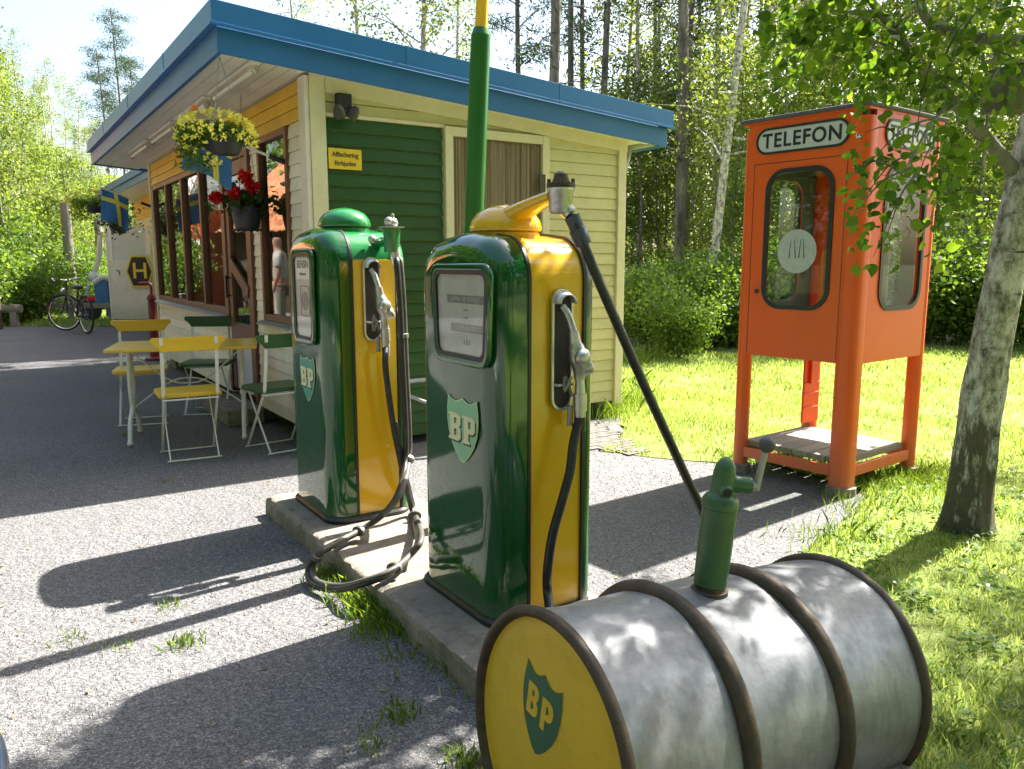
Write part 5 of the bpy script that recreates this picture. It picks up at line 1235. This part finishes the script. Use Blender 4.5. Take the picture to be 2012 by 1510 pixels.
# blue machine with white boom
p = atY(205, 600, 18.5); e = empty('loader_machine', (p.x, p.y, 0), R(10), 'blue and white machine with a raised white boom beside the small kiosk', 'machine')
mb = MB(); mb.tube([(-.22, 0, .95), (-.05, 0, 1.35), (.04, 0, 2.0)], [.05, .06, .055], 8); mb.build('boom', white_p, e, smooth=40)
mb = MB(); mb.tube([(-.28, 0, .82), (-.42, 0, .42)], [.05, .04], 8); mb.sphere((-.18, 0, .98), .13, 10, 8); mb.build('joint', white_p, e, smooth=50)
mb = MB(); mb.box(-.10, .50, -.3, .3, .35, .92); mb.box(.12, .2, -.32, -.3, .1, .92); mb.box(.3, .38, -.32, -.3, .1, .92); mb.bar((-.3, -.1, .25), (.4, -.1, .35), .1, .08); mb.build('body', blue_m, e, bevel=.04)
mb = MB(); mb.tube(bez([(-.1, -.31, .86), (.15, -.31, .98), (.45, -.31, .80), (.5, -.31, .6)], 5), .06, 8); mb.build('hood', white_p, e, smooth=40)
mb = MB(); mb.lathe([(.08, -.05), (.24, -.05), (.25, -.03), (.25, .03), (.24, .05), (.08, .05)], Matrix.Translation((-.25, -.2, .25)) @ Matrix.Rotation(R(90), 4, 'X'), 20); mb.build('wheel', black_p, e, smooth=40)
# bench rail
p = atZ(20, 640, 0); e = empty('timber_bench', (p.x, p.y, 0), R(5), 'low weathered log bench at the left edge of the yard', 'bench')
mb = MB(); mb.tube([(-.4, 0, .38), (.25, 0, .36)], .09, 12); mb.build('seat_log', wood_g, e, smooth=50)
for x_ in (-.3, .1): mb = MB(); mb.box(x_-.07, x_+.07, -.06, .06, 0, .3); mb.build('leg', wood_g, e, bevel=.01)
p = atZ(56, 632, 0); e = empty('timber_rail', (p.x, p.y, 0), R(3), 'low pale timber rail behind the bicycle', 'rail')
mb = MB(); mb.box(-.05, 1.9, -.03, .03, .30, .42); mb.build('rail', wood_g, e, bevel=.01)
for x_ in (0, .9, 1.8): mb = MB(); mb.box(x_-.05, x_+.05, .031, .13, 0, .36); mb.build('leg', wood_g, e, bevel=.01)
p = atY(-1, 615, 16.0); e = empty('gate_post', (p.x-.02, p.y, 0), 0, 'dark weathered timber post at the left edge of the picture', 'post')
mb = MB(); mb.box(-.13, .03, -.06, .06, -.05, .60); mb.build('post', brown_w, e, bevel=.01); mb = MB(); mb.box(-.14, .04, -.07, .07, .60, .63); mb.build('cap', wood_g, e, bevel=.005)

# bicycle
bp = atZ(172, 655, 0); fdir = Vector((-.74, .67, 0)); ang = math.atan2(fdir.y, fdir.x)
e = empty('bicycle', (bp.x, bp.y, 0), ang, 'black town bicycle parked on its stand left of the kiosk', 'bicycle')
def wheel(x, steer, nm='wheel'):
    M = Matrix.Translation((x, 0, .345)) @ Matrix.Rotation(steer, 4, 'Z')
    mb = MB(); mb.tube([M@Vector((.335*math.cos(R(k*10)), 0, .335*math.sin(R(k*10)))) for k in range(36)], .019, 8, closed=True); wh = mb.build(nm, black_p, e, smooth=60)
    mb = MB(); mb.tube([M@Vector((.312*math.cos(R(k*10)), 0, .312*math.sin(R(k*10)))) for k in range(36)], .010, 6, closed=True); mb.build('rim', chrome, wh, smooth=60)
    mb = MB()
    for k in range(18): a = R(k*20); mb.tube([M@Vector((.02*math.cos(a+1), .02*(-1)**k, .02*math.sin(a+1))), M@Vector((.31*math.cos(a), 0, .31*math.sin(a)))], .0015, 3)
    mb.tube([M@Vector((0, -.04, 0)), M@Vector((0, .04, 0))], .018, 8); mb.build('spokes', grey_met, wh)
    mb = MB(); mb.tube([M@Vector((.36*math.cos(R(a)), 0, .36*math.sin(R(a)))) for a in range(20, 170, 10)], .022, 6); mb.build('mudguard', black_p, wh, smooth=60)
wheel(0, 0); wheel(1.08, R(38))
mb = MB()
for a_, b_ in (((0, .03, .345), (.45, .02, .30)), ((0, -.03, .345), (.45, -.02, .30)), ((.45, 0, .30), (.33, 0, .78)), ((.45, 0, .30), (.90, 0, .78)), ((.38, 0, .52), (.92, 0, .70)), ((.0, .03, .345), (.35, .02, .62)), ((.0, -.03, .345), (.35, -.02, .62)), ((.94, 0, .62), (.86, 0, .98))): mb.tube([a_, b_], .017, 8)
mb.build('frame', black_p, e, smooth=50)
mb = MB(); mb.tube([(.93, 0, .66), (1.0, .03, .5), (1.08, .05, .345)], .013, 6); mb.tube([(.93, 0, .66), (1.0, -.03, .5), (1.08, -.05, .345)], .013, 6); mb.build('fork', black_p, e, smooth=50)
mb = MB(); mb.tube(bez([(.62, .28, .97), (.78, .27, 1.02), (.90, .12, 1.0), (.88, 0, .98), (.90, -.12, 1.0), (.78, -.27, 1.02), (.62, -.28, .97)], 4), .012, 6); mb.build('handlebar', chrome, e, smooth=50)
mb = MB(); mb.sphere((.28, 0, .86), .12, 12, 8, (1.1, .75, .35)); mb.tube([(.33, 0, .7), (.29, 0, .86)], .014, 6); mb.build('saddle', black_p, e, smooth=60)
mb = MB(); mb.box(-.28, .22, -.07, .07, .70, .72); mb.tube([(0, .06, .345), (-.1, .06, .70)], .007, 5); mb.tube([(0, -.06, .345), (-.1, -.06, .70)], .007, 5); mb.build('carrier', black_p, e)
mb = MB(); mb.box(-.32, -.29, -.07, .07, .63, .70); mb.build('rear_light', paint('red_reflector', (.7, .01, .01), .2, .05, 5), e, bevel=.01)
mb = MB(); mb.sphere((1.06, 0, .78), .05, 10, 8); mb.build('headlight', chrome, e, smooth=60)
mb = MB(); mb.tube([(.40, 0, .28), (.30, -.25, .0)], .010, 6); mb.build('stand', grey_met, e)
mb = MB(); mb.lathe([(.09, -.008), (.09, .008)], Matrix.Translation((.45, -.05, .30)) @ Matrix.Rotation(R(90), 4, 'X'), 18); mb.tube([(.45, -.07, .30), (.5, -.07, .15)], .01, 6); mb.box(.46, .54, -.15, -.07, .135, .16); mb.build('crank', alu_d, e)

# round table just entering at the lower left
e = empty('round_table', (-1.075, .675, 0), 0, 'round pale metal table with a grey steel rim just entering at the lower left edge', 'table')
mb = MB(); mb.lathe([(.49, .700), (.492, .714), (.0002, .716)], None, 64); mb.build('tabletop', white_p, e, smooth=40)
mb = MB(); mb.tube([(.498*math.cos(R(k*5)), .498*math.sin(R(k*5)), .706) for k in range(72)], .008, 8, closed=True); mb.build('rim', paint('steel_rim', (.12, .14, .18), .35, .1, 12, metal=.5), e, smooth=60)
mb = MB(); mb.lathe([(.025, .02), (.022, .66), (.10, .70)], None, 16); mb.build('column', white_p, e, smooth=40)
for k in range(3): mb = MB(); a = R(k*120+30); mb.tube([(0, 0, .08), (.2*math.cos(a), .2*math.sin(a), .04), (.27*math.cos(a), .27*math.sin(a), .008)], .013, 8); mb.build('leg', white_p, e, smooth=40)

# ================================================================== RED HOUSE (seen in the kiosk windows) and the man
def mir(px, py_z, D):   # a point seen mirrored in the kiosk front at pixel column px and distance D
    x = (px-1006)/1594*D; v = Vector((x, D, 0)); a, b, _ = loc_ab(v); return W(-a, b, py_z)
h0 = mir(600, 0, 21.0); h1 = mir(400, 0, 22.5); hdir = (h1-h0); hl = hdir.length; hdir.normalize(); hn = Vector((hdir.y, -hdir.x, 0))
cdir = (Vector((0, 0, 0))-h0)
if hn.dot(W(-1, 3)-h0) < 0: hn = -hn
ha = math.atan2(hdir.y, hdir.x); e = empty('red_house', h0, ha, 'red timber house with an orange tiled roof mirrored in the kiosk windows', 'house')
sgn = 1 if Vector((-math.sin(ha), math.cos(ha), 0)).dot(hn) > 0 else -1     # local +y*sgn faces the kiosk
def hbox(mb, x0_, x1_, y0_, y1_, z0_, z1_): ys = sorted((y0_*sgn, y1_*sgn)); mb.box(x0_, x1_, ys[0], ys[1], z0_, z1_)
mb = MB(); hbox(mb, -4, hl-.9, -4, 0, 0, 2.2); mb.build('wall', brown_w, e)
mb = MB(); hbox(mb, hl-.9, hl+.15, -4, .6, 0, 2.7); mb.build('gable_wall', red_house, e)
wn = MB(); hbox(wn, hl-.55, hl-.0, .6, .64, .9, 1.9); wf = wn.build('window', white_w, e); wn = MB(); hbox(wn, hl-.49, hl-.3, .64, .65, .96, 1.84); hbox(wn, hl-.25, hl-.06, .64, .65, .96, 1.84); wn.build('pane', darkint, wf)
mb = MB(); U = 110; V = 14
for j in range(V+1):
    for i in range(U+1):
        u, v = i/U, j/V; X = -4.3+u*(hl+3.2+.3); y = .5-v*2.9; z = 2.12+v*2.1+.022*math.sin(u*U*2*math.pi/4)-.02*(j % 2); mb.v.append((X, y*sgn, z))
for j in range(V):
    for i in range(U): a_ = j*(U+1)+i; mb.face((a_, a_+1, a_+U+2, a_+U+1))
o = mb.build('roof', tile_m, e, smooth=60); md = o.modifiers.new('thick', 'SOLIDIFY'); md.thickness = .05
mb = MB(); mb.bar((hl-1.0, .66*sgn, 4.3), (hl+.3, .66*sgn, 2.3), .04, .2, up=(0, 0, 1)); mb.build('bargeboard', white_w, e)

mp_ = mir(548, 0, 13.4); face_dir = (W(0, 6.5)-mp_); e = empty('person', mp_, 0, 'bald man in pale shirt and khaki trousers standing in the yard', 'person')
def skin_body(name, pts_, edges, radii, material, parent, lvl=2):
    me = bpy.data.meshes.new(name); me.from_pydata(pts_, edges, []); me.materials.append(material); o = link(name, me, parent)
    md = o.modifiers.new('skin', 'SKIN'); 
    sv = me.skin_vertices[0].data if me.skin_vertices else None
    if sv is None:
        bm = bmesh.new(); bm.from_mesh(me); bm.verts.layers.skin.verify(); bm.to_mesh(me); bm.free(); sv = me.skin_vertices[0].data
    for i, r_ in enumerate(radii): sv[i].radius = r_ if hasattr(r_, '__len__') else (r_, r_)
    sv[0].use_root = True
    md2 = o.modifiers.new('sub', 'SUBSURF'); md2.levels = lvl; md2.render_levels = lvl
    return o
J = [(0,0,.95), (0,.01,1.15), (0,.02,1.35), (0,.01,1.47), (0,-.01,1.55), (0,-.02,1.66), (0,-.01,1.74),
     (.19,.01,1.42), (.25,.02,1.16), (.24,-.14,.98), (.24,-.20,.92), (-.19,.01,1.42), (-.25,.03,1.16), (-.27,-.05,.92), (-.27,-.07,.84),
     (.09,0,.90), (.10,-.02,.50), (.10,.02,.09), (.11,-.13,.03), (-.09,0,.90), (-.11,-.01,.50), (-.12,.03,.09), (-.13,-.12,.03)]
E_ = [(0,1),(1,2),(2,3),(3,4),(4,5),(5,6),(3,7),(7,8),(8,9),(9,10),(3,11),(11,12),(12,13),(13,14),(0,15),(15,16),(16,17),(17,18),(0,19),(19,20),(20,21),(21,22)]
rad = [(.15,.11),(.15,.115),(.17,.11),(.09,.08),(.055,.055),(.08,.095),(.06,.07),.06,.045,.033,.03,.06,.045,.033,.03,.085,.06,.042,(.045,.03),.085,.06,.042,(.045,.03)]
bd = skin_body('body', J, E_, rad, skin, e); bd.rotation_euler = (0, 0, R(150))
JS = [(0,0,.98), (0,.01,1.15), (0,.02,1.35), (0,.01,1.46), (.20,.01,1.43), (.25,.02,1.22), (-.20,.01,1.43), (-.25,.03,1.22)]
sh = skin_body('shirt', JS, [(0,1),(1,2),(2,3),(3,4),(4,5),(3,6),(6,7)], [(.17,.13),(.17,.13),(.19,.125),(.095,.09),.078,.066,.078,.066], shirt, e); sh.rotation_euler = (0, 0, R(150))
JT = [(0,0,.96), (.09,0,.88), (.10,-.02,.50), (.10,.02,.10), (-.09,0,.88), (-.11,-.01,.50), (-.12,.03,.10)]
tr = skin_body('trousers', JT, [(0,1),(1,2),(2,3),(0,4),(4,5),(5,6)], [(.165,.125),.105,.082,.07,.105,.082,.07], trous, e); tr.rotation_euler = (0, 0, R(150))

# ================================================================== TREES AND SHRUBS
def limb_set(mb, h, r0, n_, z0, L, rs, up=.3, lean=0):
    tips = []
    for k in range(n_):
        z = z0+(h-z0)*(k+.5)/n_; a = rs.rand()*6.28; l_ = L*(1-.6*(z-z0)/(h-z0))*(.6+.6*rs.rand()); s = Vector((lean*z, 0, z))
        t = s+Vector((math.cos(a)*l_, math.sin(a)*l_, l_*up*(rs.rand()*1.4-.2)))
        mb.tube([s, s.lerp(t, .5)+Vector((0, 0, .06*l_)), t], [r0*.28*(1-z/h*.5), r0*.16, r0*.05], 5, caps=False); tips.append((s, t))
    return tips
def make_tree(kind, seed):
    rs = np.random.RandomState(seed); mb = MB(); C = []
    if kind == 'pine':
        h = rs.uniform(17, 20); r0 = .12+.04*rs.rand(); pl = [(.15*math.sin(z*.25+seed), .1*math.cos(z*.3), z) for z in np.linspace(-.2, h, 12)]
        mb.tube(pl, list(np.linspace(r0, r0*.35, 12)), 10, caps=False)
        tips = limb_set(mb, h, r0, 26, 9, 2.2, rs, .4)+limb_set(mb, 10, r0*.6, 14, 3.5, 1.3, rs, -.1)
        for i, (s, t) in enumerate(tips):
            nn = 330 if i < 26 else 60
            for k in range(3):
                c = np.array(s.lerp(t, .45+.28*k)); C.append(c+rs.randn(nn//3, 3)*np.array([.32, .32, .16]))
        return mb, bark_pine, np.concatenate(C), .17, lf_con, .2, 'pine_tree'
    if kind == 'birch':
        h = rs.uniform(14, 17); r0 = .07+.04*rs.rand(); pl = [(.2*math.sin(z*.2+seed), .15*math.cos(z*.3+seed), z) for z in np.linspace(-.2, h, 12)]
        mb.tube(pl, list(np.linspace(r0, r0*.2, 12)), 9, caps=False)
        tips = limb_set(mb, h, r0, 40, 3.2, 1.9, rs, .6)
        for s, t in tips:
            for k in range(5):
                c = np.array(s.lerp(t, .3+.2*k)); m = 34; q = c+rs.randn(m, 3)*np.array([.16, .16, .12]); q[:, 2] -= np.abs(rs.randn(m))*.42; C.append(q)
        return mb, bark_b, np.concatenate(C), .085, lf_far, .65, 'birch_tree'
    if kind == 'spruce':
        h = rs.uniform(10, 13); r0 = .11; mb.tube([(0, 0, -.2), (0, 0, h)], [r0, .01], 8, caps=False)
        for k in range(90):
            z = .8+(h-.8)*(k/90.)**.9; a = k*2.4; L = 1.9*(1-z/h)+.15; s = Vector((0, 0, z)); t = s+Vector((math.cos(a)*L, math.sin(a)*L, -.22*L))
            mb.tube([s, t], [.02, .006], 4, caps=False); m = int(150*L/1.9)+25; tt = rs.rand(m)**.7
            q = np.array(s)+np.outer(tt, np.array(t-s))+rs.randn(m, 3)*np.array([.13, .13, .05]); q[:, 2] -= .12*rs.rand(m); C.append(q)
        return mb, bark_grey, np.concatenate(C), .12, lf_con, .2, 'spruce_tree'
    if kind == 'young':
        h = rs.uniform(5.5, 8); r0 = .05; pl = [(.1*math.sin(z+seed), .08*math.cos(z), z) for z in np.linspace(-.2, h, 8)]
        mb.tube(pl, list(np.linspace(r0, .01, 8)), 7, caps=False)
        tips = limb_set(mb, h, r0, 26, .9, 1.35, rs, .7)
        for s, t in tips:
            for k in range(4):
                c = np.array(s.lerp(t, .35+.22*k)); m = 44; C.append(c+rs.randn(m, 3)*np.array([.20, .20, .13]))
        return mb, bark_grey, np.concatenate(C), .085, lf_under, .6, 'young_tree'
    if kind == 'broad':  # dense crown made to screen the sky from outside the frame
        h = rs.uniform(12, 13.5); r0 = .2; pl = [(.1*math.sin(z*.4+seed), .1*math.cos(z*.3), z) for z in np.linspace(-.2, h*.9, 9)]
        mb.tube(pl, list(np.linspace(r0, .03, 9)), 9, caps=False)
        tips = limb_set(mb, h, r0, 44, 1.6, 3.4, rs, .35)
        for s, t in tips:
            for k in range(5):
                c = np.array(s.lerp(t, .3+.19*k)); C.append(c+rs.randn(42, 3)*np.array([.42, .42, .32]))
        return mb, bark_grey, np.concatenate(C), .27, lf_shrub, .7, 'sky_block_tree'
    if kind == 'shrub':
        h = rs.uniform(1.3, 1.9); tips = []
        for k in range(16):
            a = rs.rand()*6.28; l_ = rs.uniform(.3, .95); s = Vector((0, 0, 0)); t = Vector((math.cos(a)*l_, math.sin(a)*l_, h*(.55+.45*rs.rand())*(1-.3*l_)))
            mb.tube(bez([s, s.lerp(t, .5)+Vector((0, 0, .15)), t], 4), .008, 4, caps=False)
            for j in range(4): C.append(np.array(s.lerp(t, .35+.2*j))+rs.randn(95, 3)*np.array([.15, .15, .12]))
        C = np.concatenate(C); C[:, 2] = np.abs(C[:, 2])
        return mb, bark_grey, C, .06, lf_shrub, .65, 'shrub'
protos = {}
def tree_proto(kind, seed):
    mb, bk_, C, sz, lm, asp, nm = make_tree(kind, seed); e = empty(nm, (0, 0, 0), 0, None, None)
    mb.build('trunk' if kind != 'shrub' else 'stems', bk_, e, smooth=60)
    rs = np.random.RandomState(seed+100)
    link('crown' if kind != 'shrub' else 'foliage', leaf_mesh('crown', C, sz, lm, asp=asp, rs=rs, droop=.4), e)
    return e
for k_, sd in (('pine', 1), ('pine', 2), ('birch', 3), ('birch', 4), ('birch', 5), ('spruce', 6), ('young', 7), ('young', 8), ('young', 9), ('broad', 20), ('broad', 21), ('shrub', 10), ('shrub', 11), ('shrub', 12)):
    protos.setdefault(k_, []).append(tree_proto(k_, sd))
used = {}
LAB = {'broad': ('broad leafy tree outside the frame, added to block skylight', 'tree', 'added broad trees outside the frame blocking skylight'),
       'pine': ('tall straight pine tree in the forest behind the kiosk', 'tree', 'pines in the forest'),
       'birch': ('tall slender birch tree in the forest edge', 'tree', 'birches in the forest'),
       'spruce': ('dark spruce tree standing in the far forest', 'tree', 'spruces in the forest'),
       'young': ('young leafy tree in the forest undergrowth', 'tree', 'young trees in the undergrowth'),
       'shrub': ('leafy green shrub at the forest edge', 'shrub', 'shrubs at the forest edge')}
def plant(kind, x, y, s=1.0, rz=None, lab=None, i=None, tilt=0):
    pr = protos[kind]; i = random.randrange(len(pr)) if i is None else i; p = pr[i]
    if (kind, i) in used: o = copy_tree(p)
    else: used[(kind, i)] = 1; o = p
    o.location = (x, y, -.01); o.rotation_euler = (0, tilt, random.random()*6.28 if rz is None else rz); o.scale = (s, s, s)
    l_, c_, g_ = LAB[kind]; tag(o, lab or l_, c_, g_)
    if lab and 'group' in o.keys(): del o['group']
    return o
def px_at(px, Y): return (px-1006)/1594*Y, Y
# individually placed forest trees (column, distance, kind, scale)
for px, Y, kd, s in ((1085, 17, 'pine', 1.05), (1120, 24, 'pine', 1), (1178, 22, 'pine', .95), (1146, 27, 'pine', .9), (1322, 16.5, 'pine', .9), (1022, 26, 'pine', .8), (832, 20, 'birch', 1.0), (702, 24, 'birch', 1.0), (590, 30, 'birch', .95), (905, 30, 'birch', 1), (1345, 22, 'pine', .8), (1440, 24, 'pine', 1),
                  (1265, 25, 'birch', 1), (1225, 28, 'birch', 1), (1290, 25, 'birch', .9), (1248, 23, 'birch', .9), (1370, 26, 'birch', 1), (1400, 19, 'birch', 1.0), (1480, 24, 'birch', 1.1), (1540, 20, 'birch', 1), (1600, 26, 'pine', 1), (1640, 24, 'birch', 1), (1700, 22, 'birch', 1.05), (1560, 30, 'pine', 1), (1750, 28, 'pine', 1), (1800, 21, 'birch', 1), (1860, 24, 'birch', 1), (1900, 19, 'birch', .95), (1960, 22, 'birch', 1), (2030, 20, 'pine', 1), (2100, 20, 'birch', 1),
                  (1465, 27, 'birch', 1)):
    x, y = px_at(px, Y); plant(kd, x, y, s)
x, y = px_at(1383, 13.6); plant('birch', x, y, .85, rz=0, i=0, tilt=R(7), lab='slender pale birch leaning to the right between the kiosk and the booth')
random.seed(5)
for px, Y in ((1250, 21), (1290, 22), (1330, 23), (1362, 21), (1420, 17), (1440, 15.5), (1480, 17), (1530, 15.5), (1580, 17), (1620, 16), (1680, 18), (1730, 15.5), (1780, 16.5), (1830, 15), (1870, 17), (1920, 15), (1980, 16), (2040, 15), (1300, 23), (1240, 24), (1200, 24), (1420, 24), (1500, 25), (1650, 24), (1800, 25), (1950, 25)):
    x, y = px_at(px, Y); plant('young', x, y, random.uniform(.8, 1.15))
for px, Y, s in ((1265, 13.2, .9), (1300, 12.6, .85), (1335, 13.4, 1.0), (1365, 12.2, 1.05), (1395, 12.9, 1.2), (1425, 12.4, 1.25), (1455, 13.2, 1.1), (1500, 13, 1.2), (1550, 13.3, 1.1), (1600, 13.2, 1.2), (1660, 13.6, 1.2), (1720, 13.5, 1.2), (1780, 13.2, 1.25), (1840, 13, 1.4), (1890, 12.6, 1.4), (1940, 12.8, 1.4), (1990, 12.4, 1.5), (2050, 12.5, 1.5), (1210, 14.5, 1.0), (1345, 11.3, .8)):
    x, y = px_at(px+random.uniform(-12, 12), Y+random.uniform(-.3, .6)); plant('shrub', x, y, s*random.uniform(.6, 1.08))
# left side forest
for px, Y, kd, s in ((255, 44, 'pine', .78), (222, 46, 'pine', .70), (283, 50, 'pine', .72), (195, 40, 'birch', .55), (150, 36, 'birch', .55), (120, 34, 'birch', .6), (90, 38, 'birch', .62), (60, 34, 'birch', .62), (30, 36, 'birch', .66), (0, 32, 'birch', .7), (-40, 30, 'birch', .8), (175, 33, 'birch', .5), (105, 30, 'birch', .5), (45, 29, 'birch', .52), (15, 42, 'spruce', .75), (80, 46, 'spruce', .75), (165, 48, 'spruce', .72), (205, 50, 'spruce', .68),
                  (140, 26, 'young', .85), (185, 27, 'young', .8), (100, 27, 'young', .9), (60, 26, 'young', .95), (25, 25, 'young', 1), (215, 29, 'young', .75), (240, 32, 'young', .8), (265, 34, 'young', .8), (-10, 24, 'young', 1.0), (165, 23.5, 'young', .62)):
    x, y = px_at(px, Y); plant(kd, x, y, s)
for px, Y, s in ((20, 17.6, 1.35), (60, 18.4, 1.2), (5, 19.5, 1.7), (-30, 18, 1.6), (90, 20.5, 1.0), (160, 22, 1.3), (178, 21.2, 1.25), (125, 22, .8), (205, 24, 1.1), (235, 24, 1.2), (270, 26, 1.2), (150, 24, 1.4), (45, 22, 1.6)):
    x, y = px_at(px, Y); plant('shrub', x, y, s)
# trees mirrored in the windows (left of the frame) and around the yard
for x, y, kd, s in ((-14, 21, 'young', 1.2), (-16, 22, 'birch', .8), (-12.6, 20, 'young', 1.0), (-17, 24, 'young', 1.2), (-19, 21, 'birch', .9), (-20, 26, 'birch', 1), (-22, 18, 'birch', 1), (-23, 13, 'birch', 1), (-19, 9, 'birch', 1), (-21, 5, 'pine', .9), (-16, 0, 'birch', 1), (-14, -6, 'birch', .9), (-8, -9, 'birch', .9), (-2, -10, 'young', 1.3), (4, -9, 'birch', .9), (9, -6, 'birch', .9), (11, 0, 'birch', .9)):
    plant(kd, x, y, s)
for x, y, s_ in ((-18, 5.5, 1.1), (-16.5, 10.5, 1.05), (-17.5, 1.0, 1.1), (-14.5, -3, 1.1), (-10, -7.5, 1.1), (-5.5, -9.5, 1.05), (-.5, -10.5, 1.1), (4.5, -9, 1.05), (8.5, -6, 1), (-17.5, 14, 1.1), (-18.5, 6, 1.2), (-16, -6, 1.2), (-7, -13, 1.3), (2.5, -14, 1.3), (-20, 18, 1.1), (11, -2, .9)):  # ring of trees added outside the frame to cut skylight on the yard
    plant('broad', x, y, s_)
for x, y, s_ in ((5.7, 4.9, .82), (7.0, 6.6, .9), (4.9, 3.6, .7), (6.4, 3.4, .8)):  # unseen birches added on the right to cast dappled shade over the lawn
    plant('birch', x, y, s_)
for k_, lst in protos.items():
    for i, p in enumerate(lst):
        if (k_, i) not in used: plant(k_, 14+i*2, 20+i, 1, i=i)
# dense far forest closing the gaps
rs = np.random.RandomState(77); C = []
for k in range(900):
    px = rs.uniform(1150, 2250); Y = rs.uniform(28, 44); x = (px-1006)/1594*Y; z = rs.uniform(0, 11)*(.5+.5*rs.rand()); C.append(np.array([x, Y, z])+rs.randn(26, 3)*np.array([.7, .7, .5]))
for k in range(420):
    px = rs.uniform(-300, 420); Y = rs.uniform(46, 62); x = (px-1006)/1594*Y; z = rs.uniform(0, 7.5)*(.4+.6*rs.rand()); C.append(np.array([x, Y, z])+rs.randn(26, 3)*np.array([.9, .9, .6]))
C = np.concatenate(C); C[:, 2] = np.abs(C[:, 2])
tag(link('far_woodland', leaf_mesh('far_woodland', C, .26, lf_far, asp=.6, rs=rs)), 'pale green mass of distant woodland filling in behind the nearer trees', 'woodland', kind='stuff')
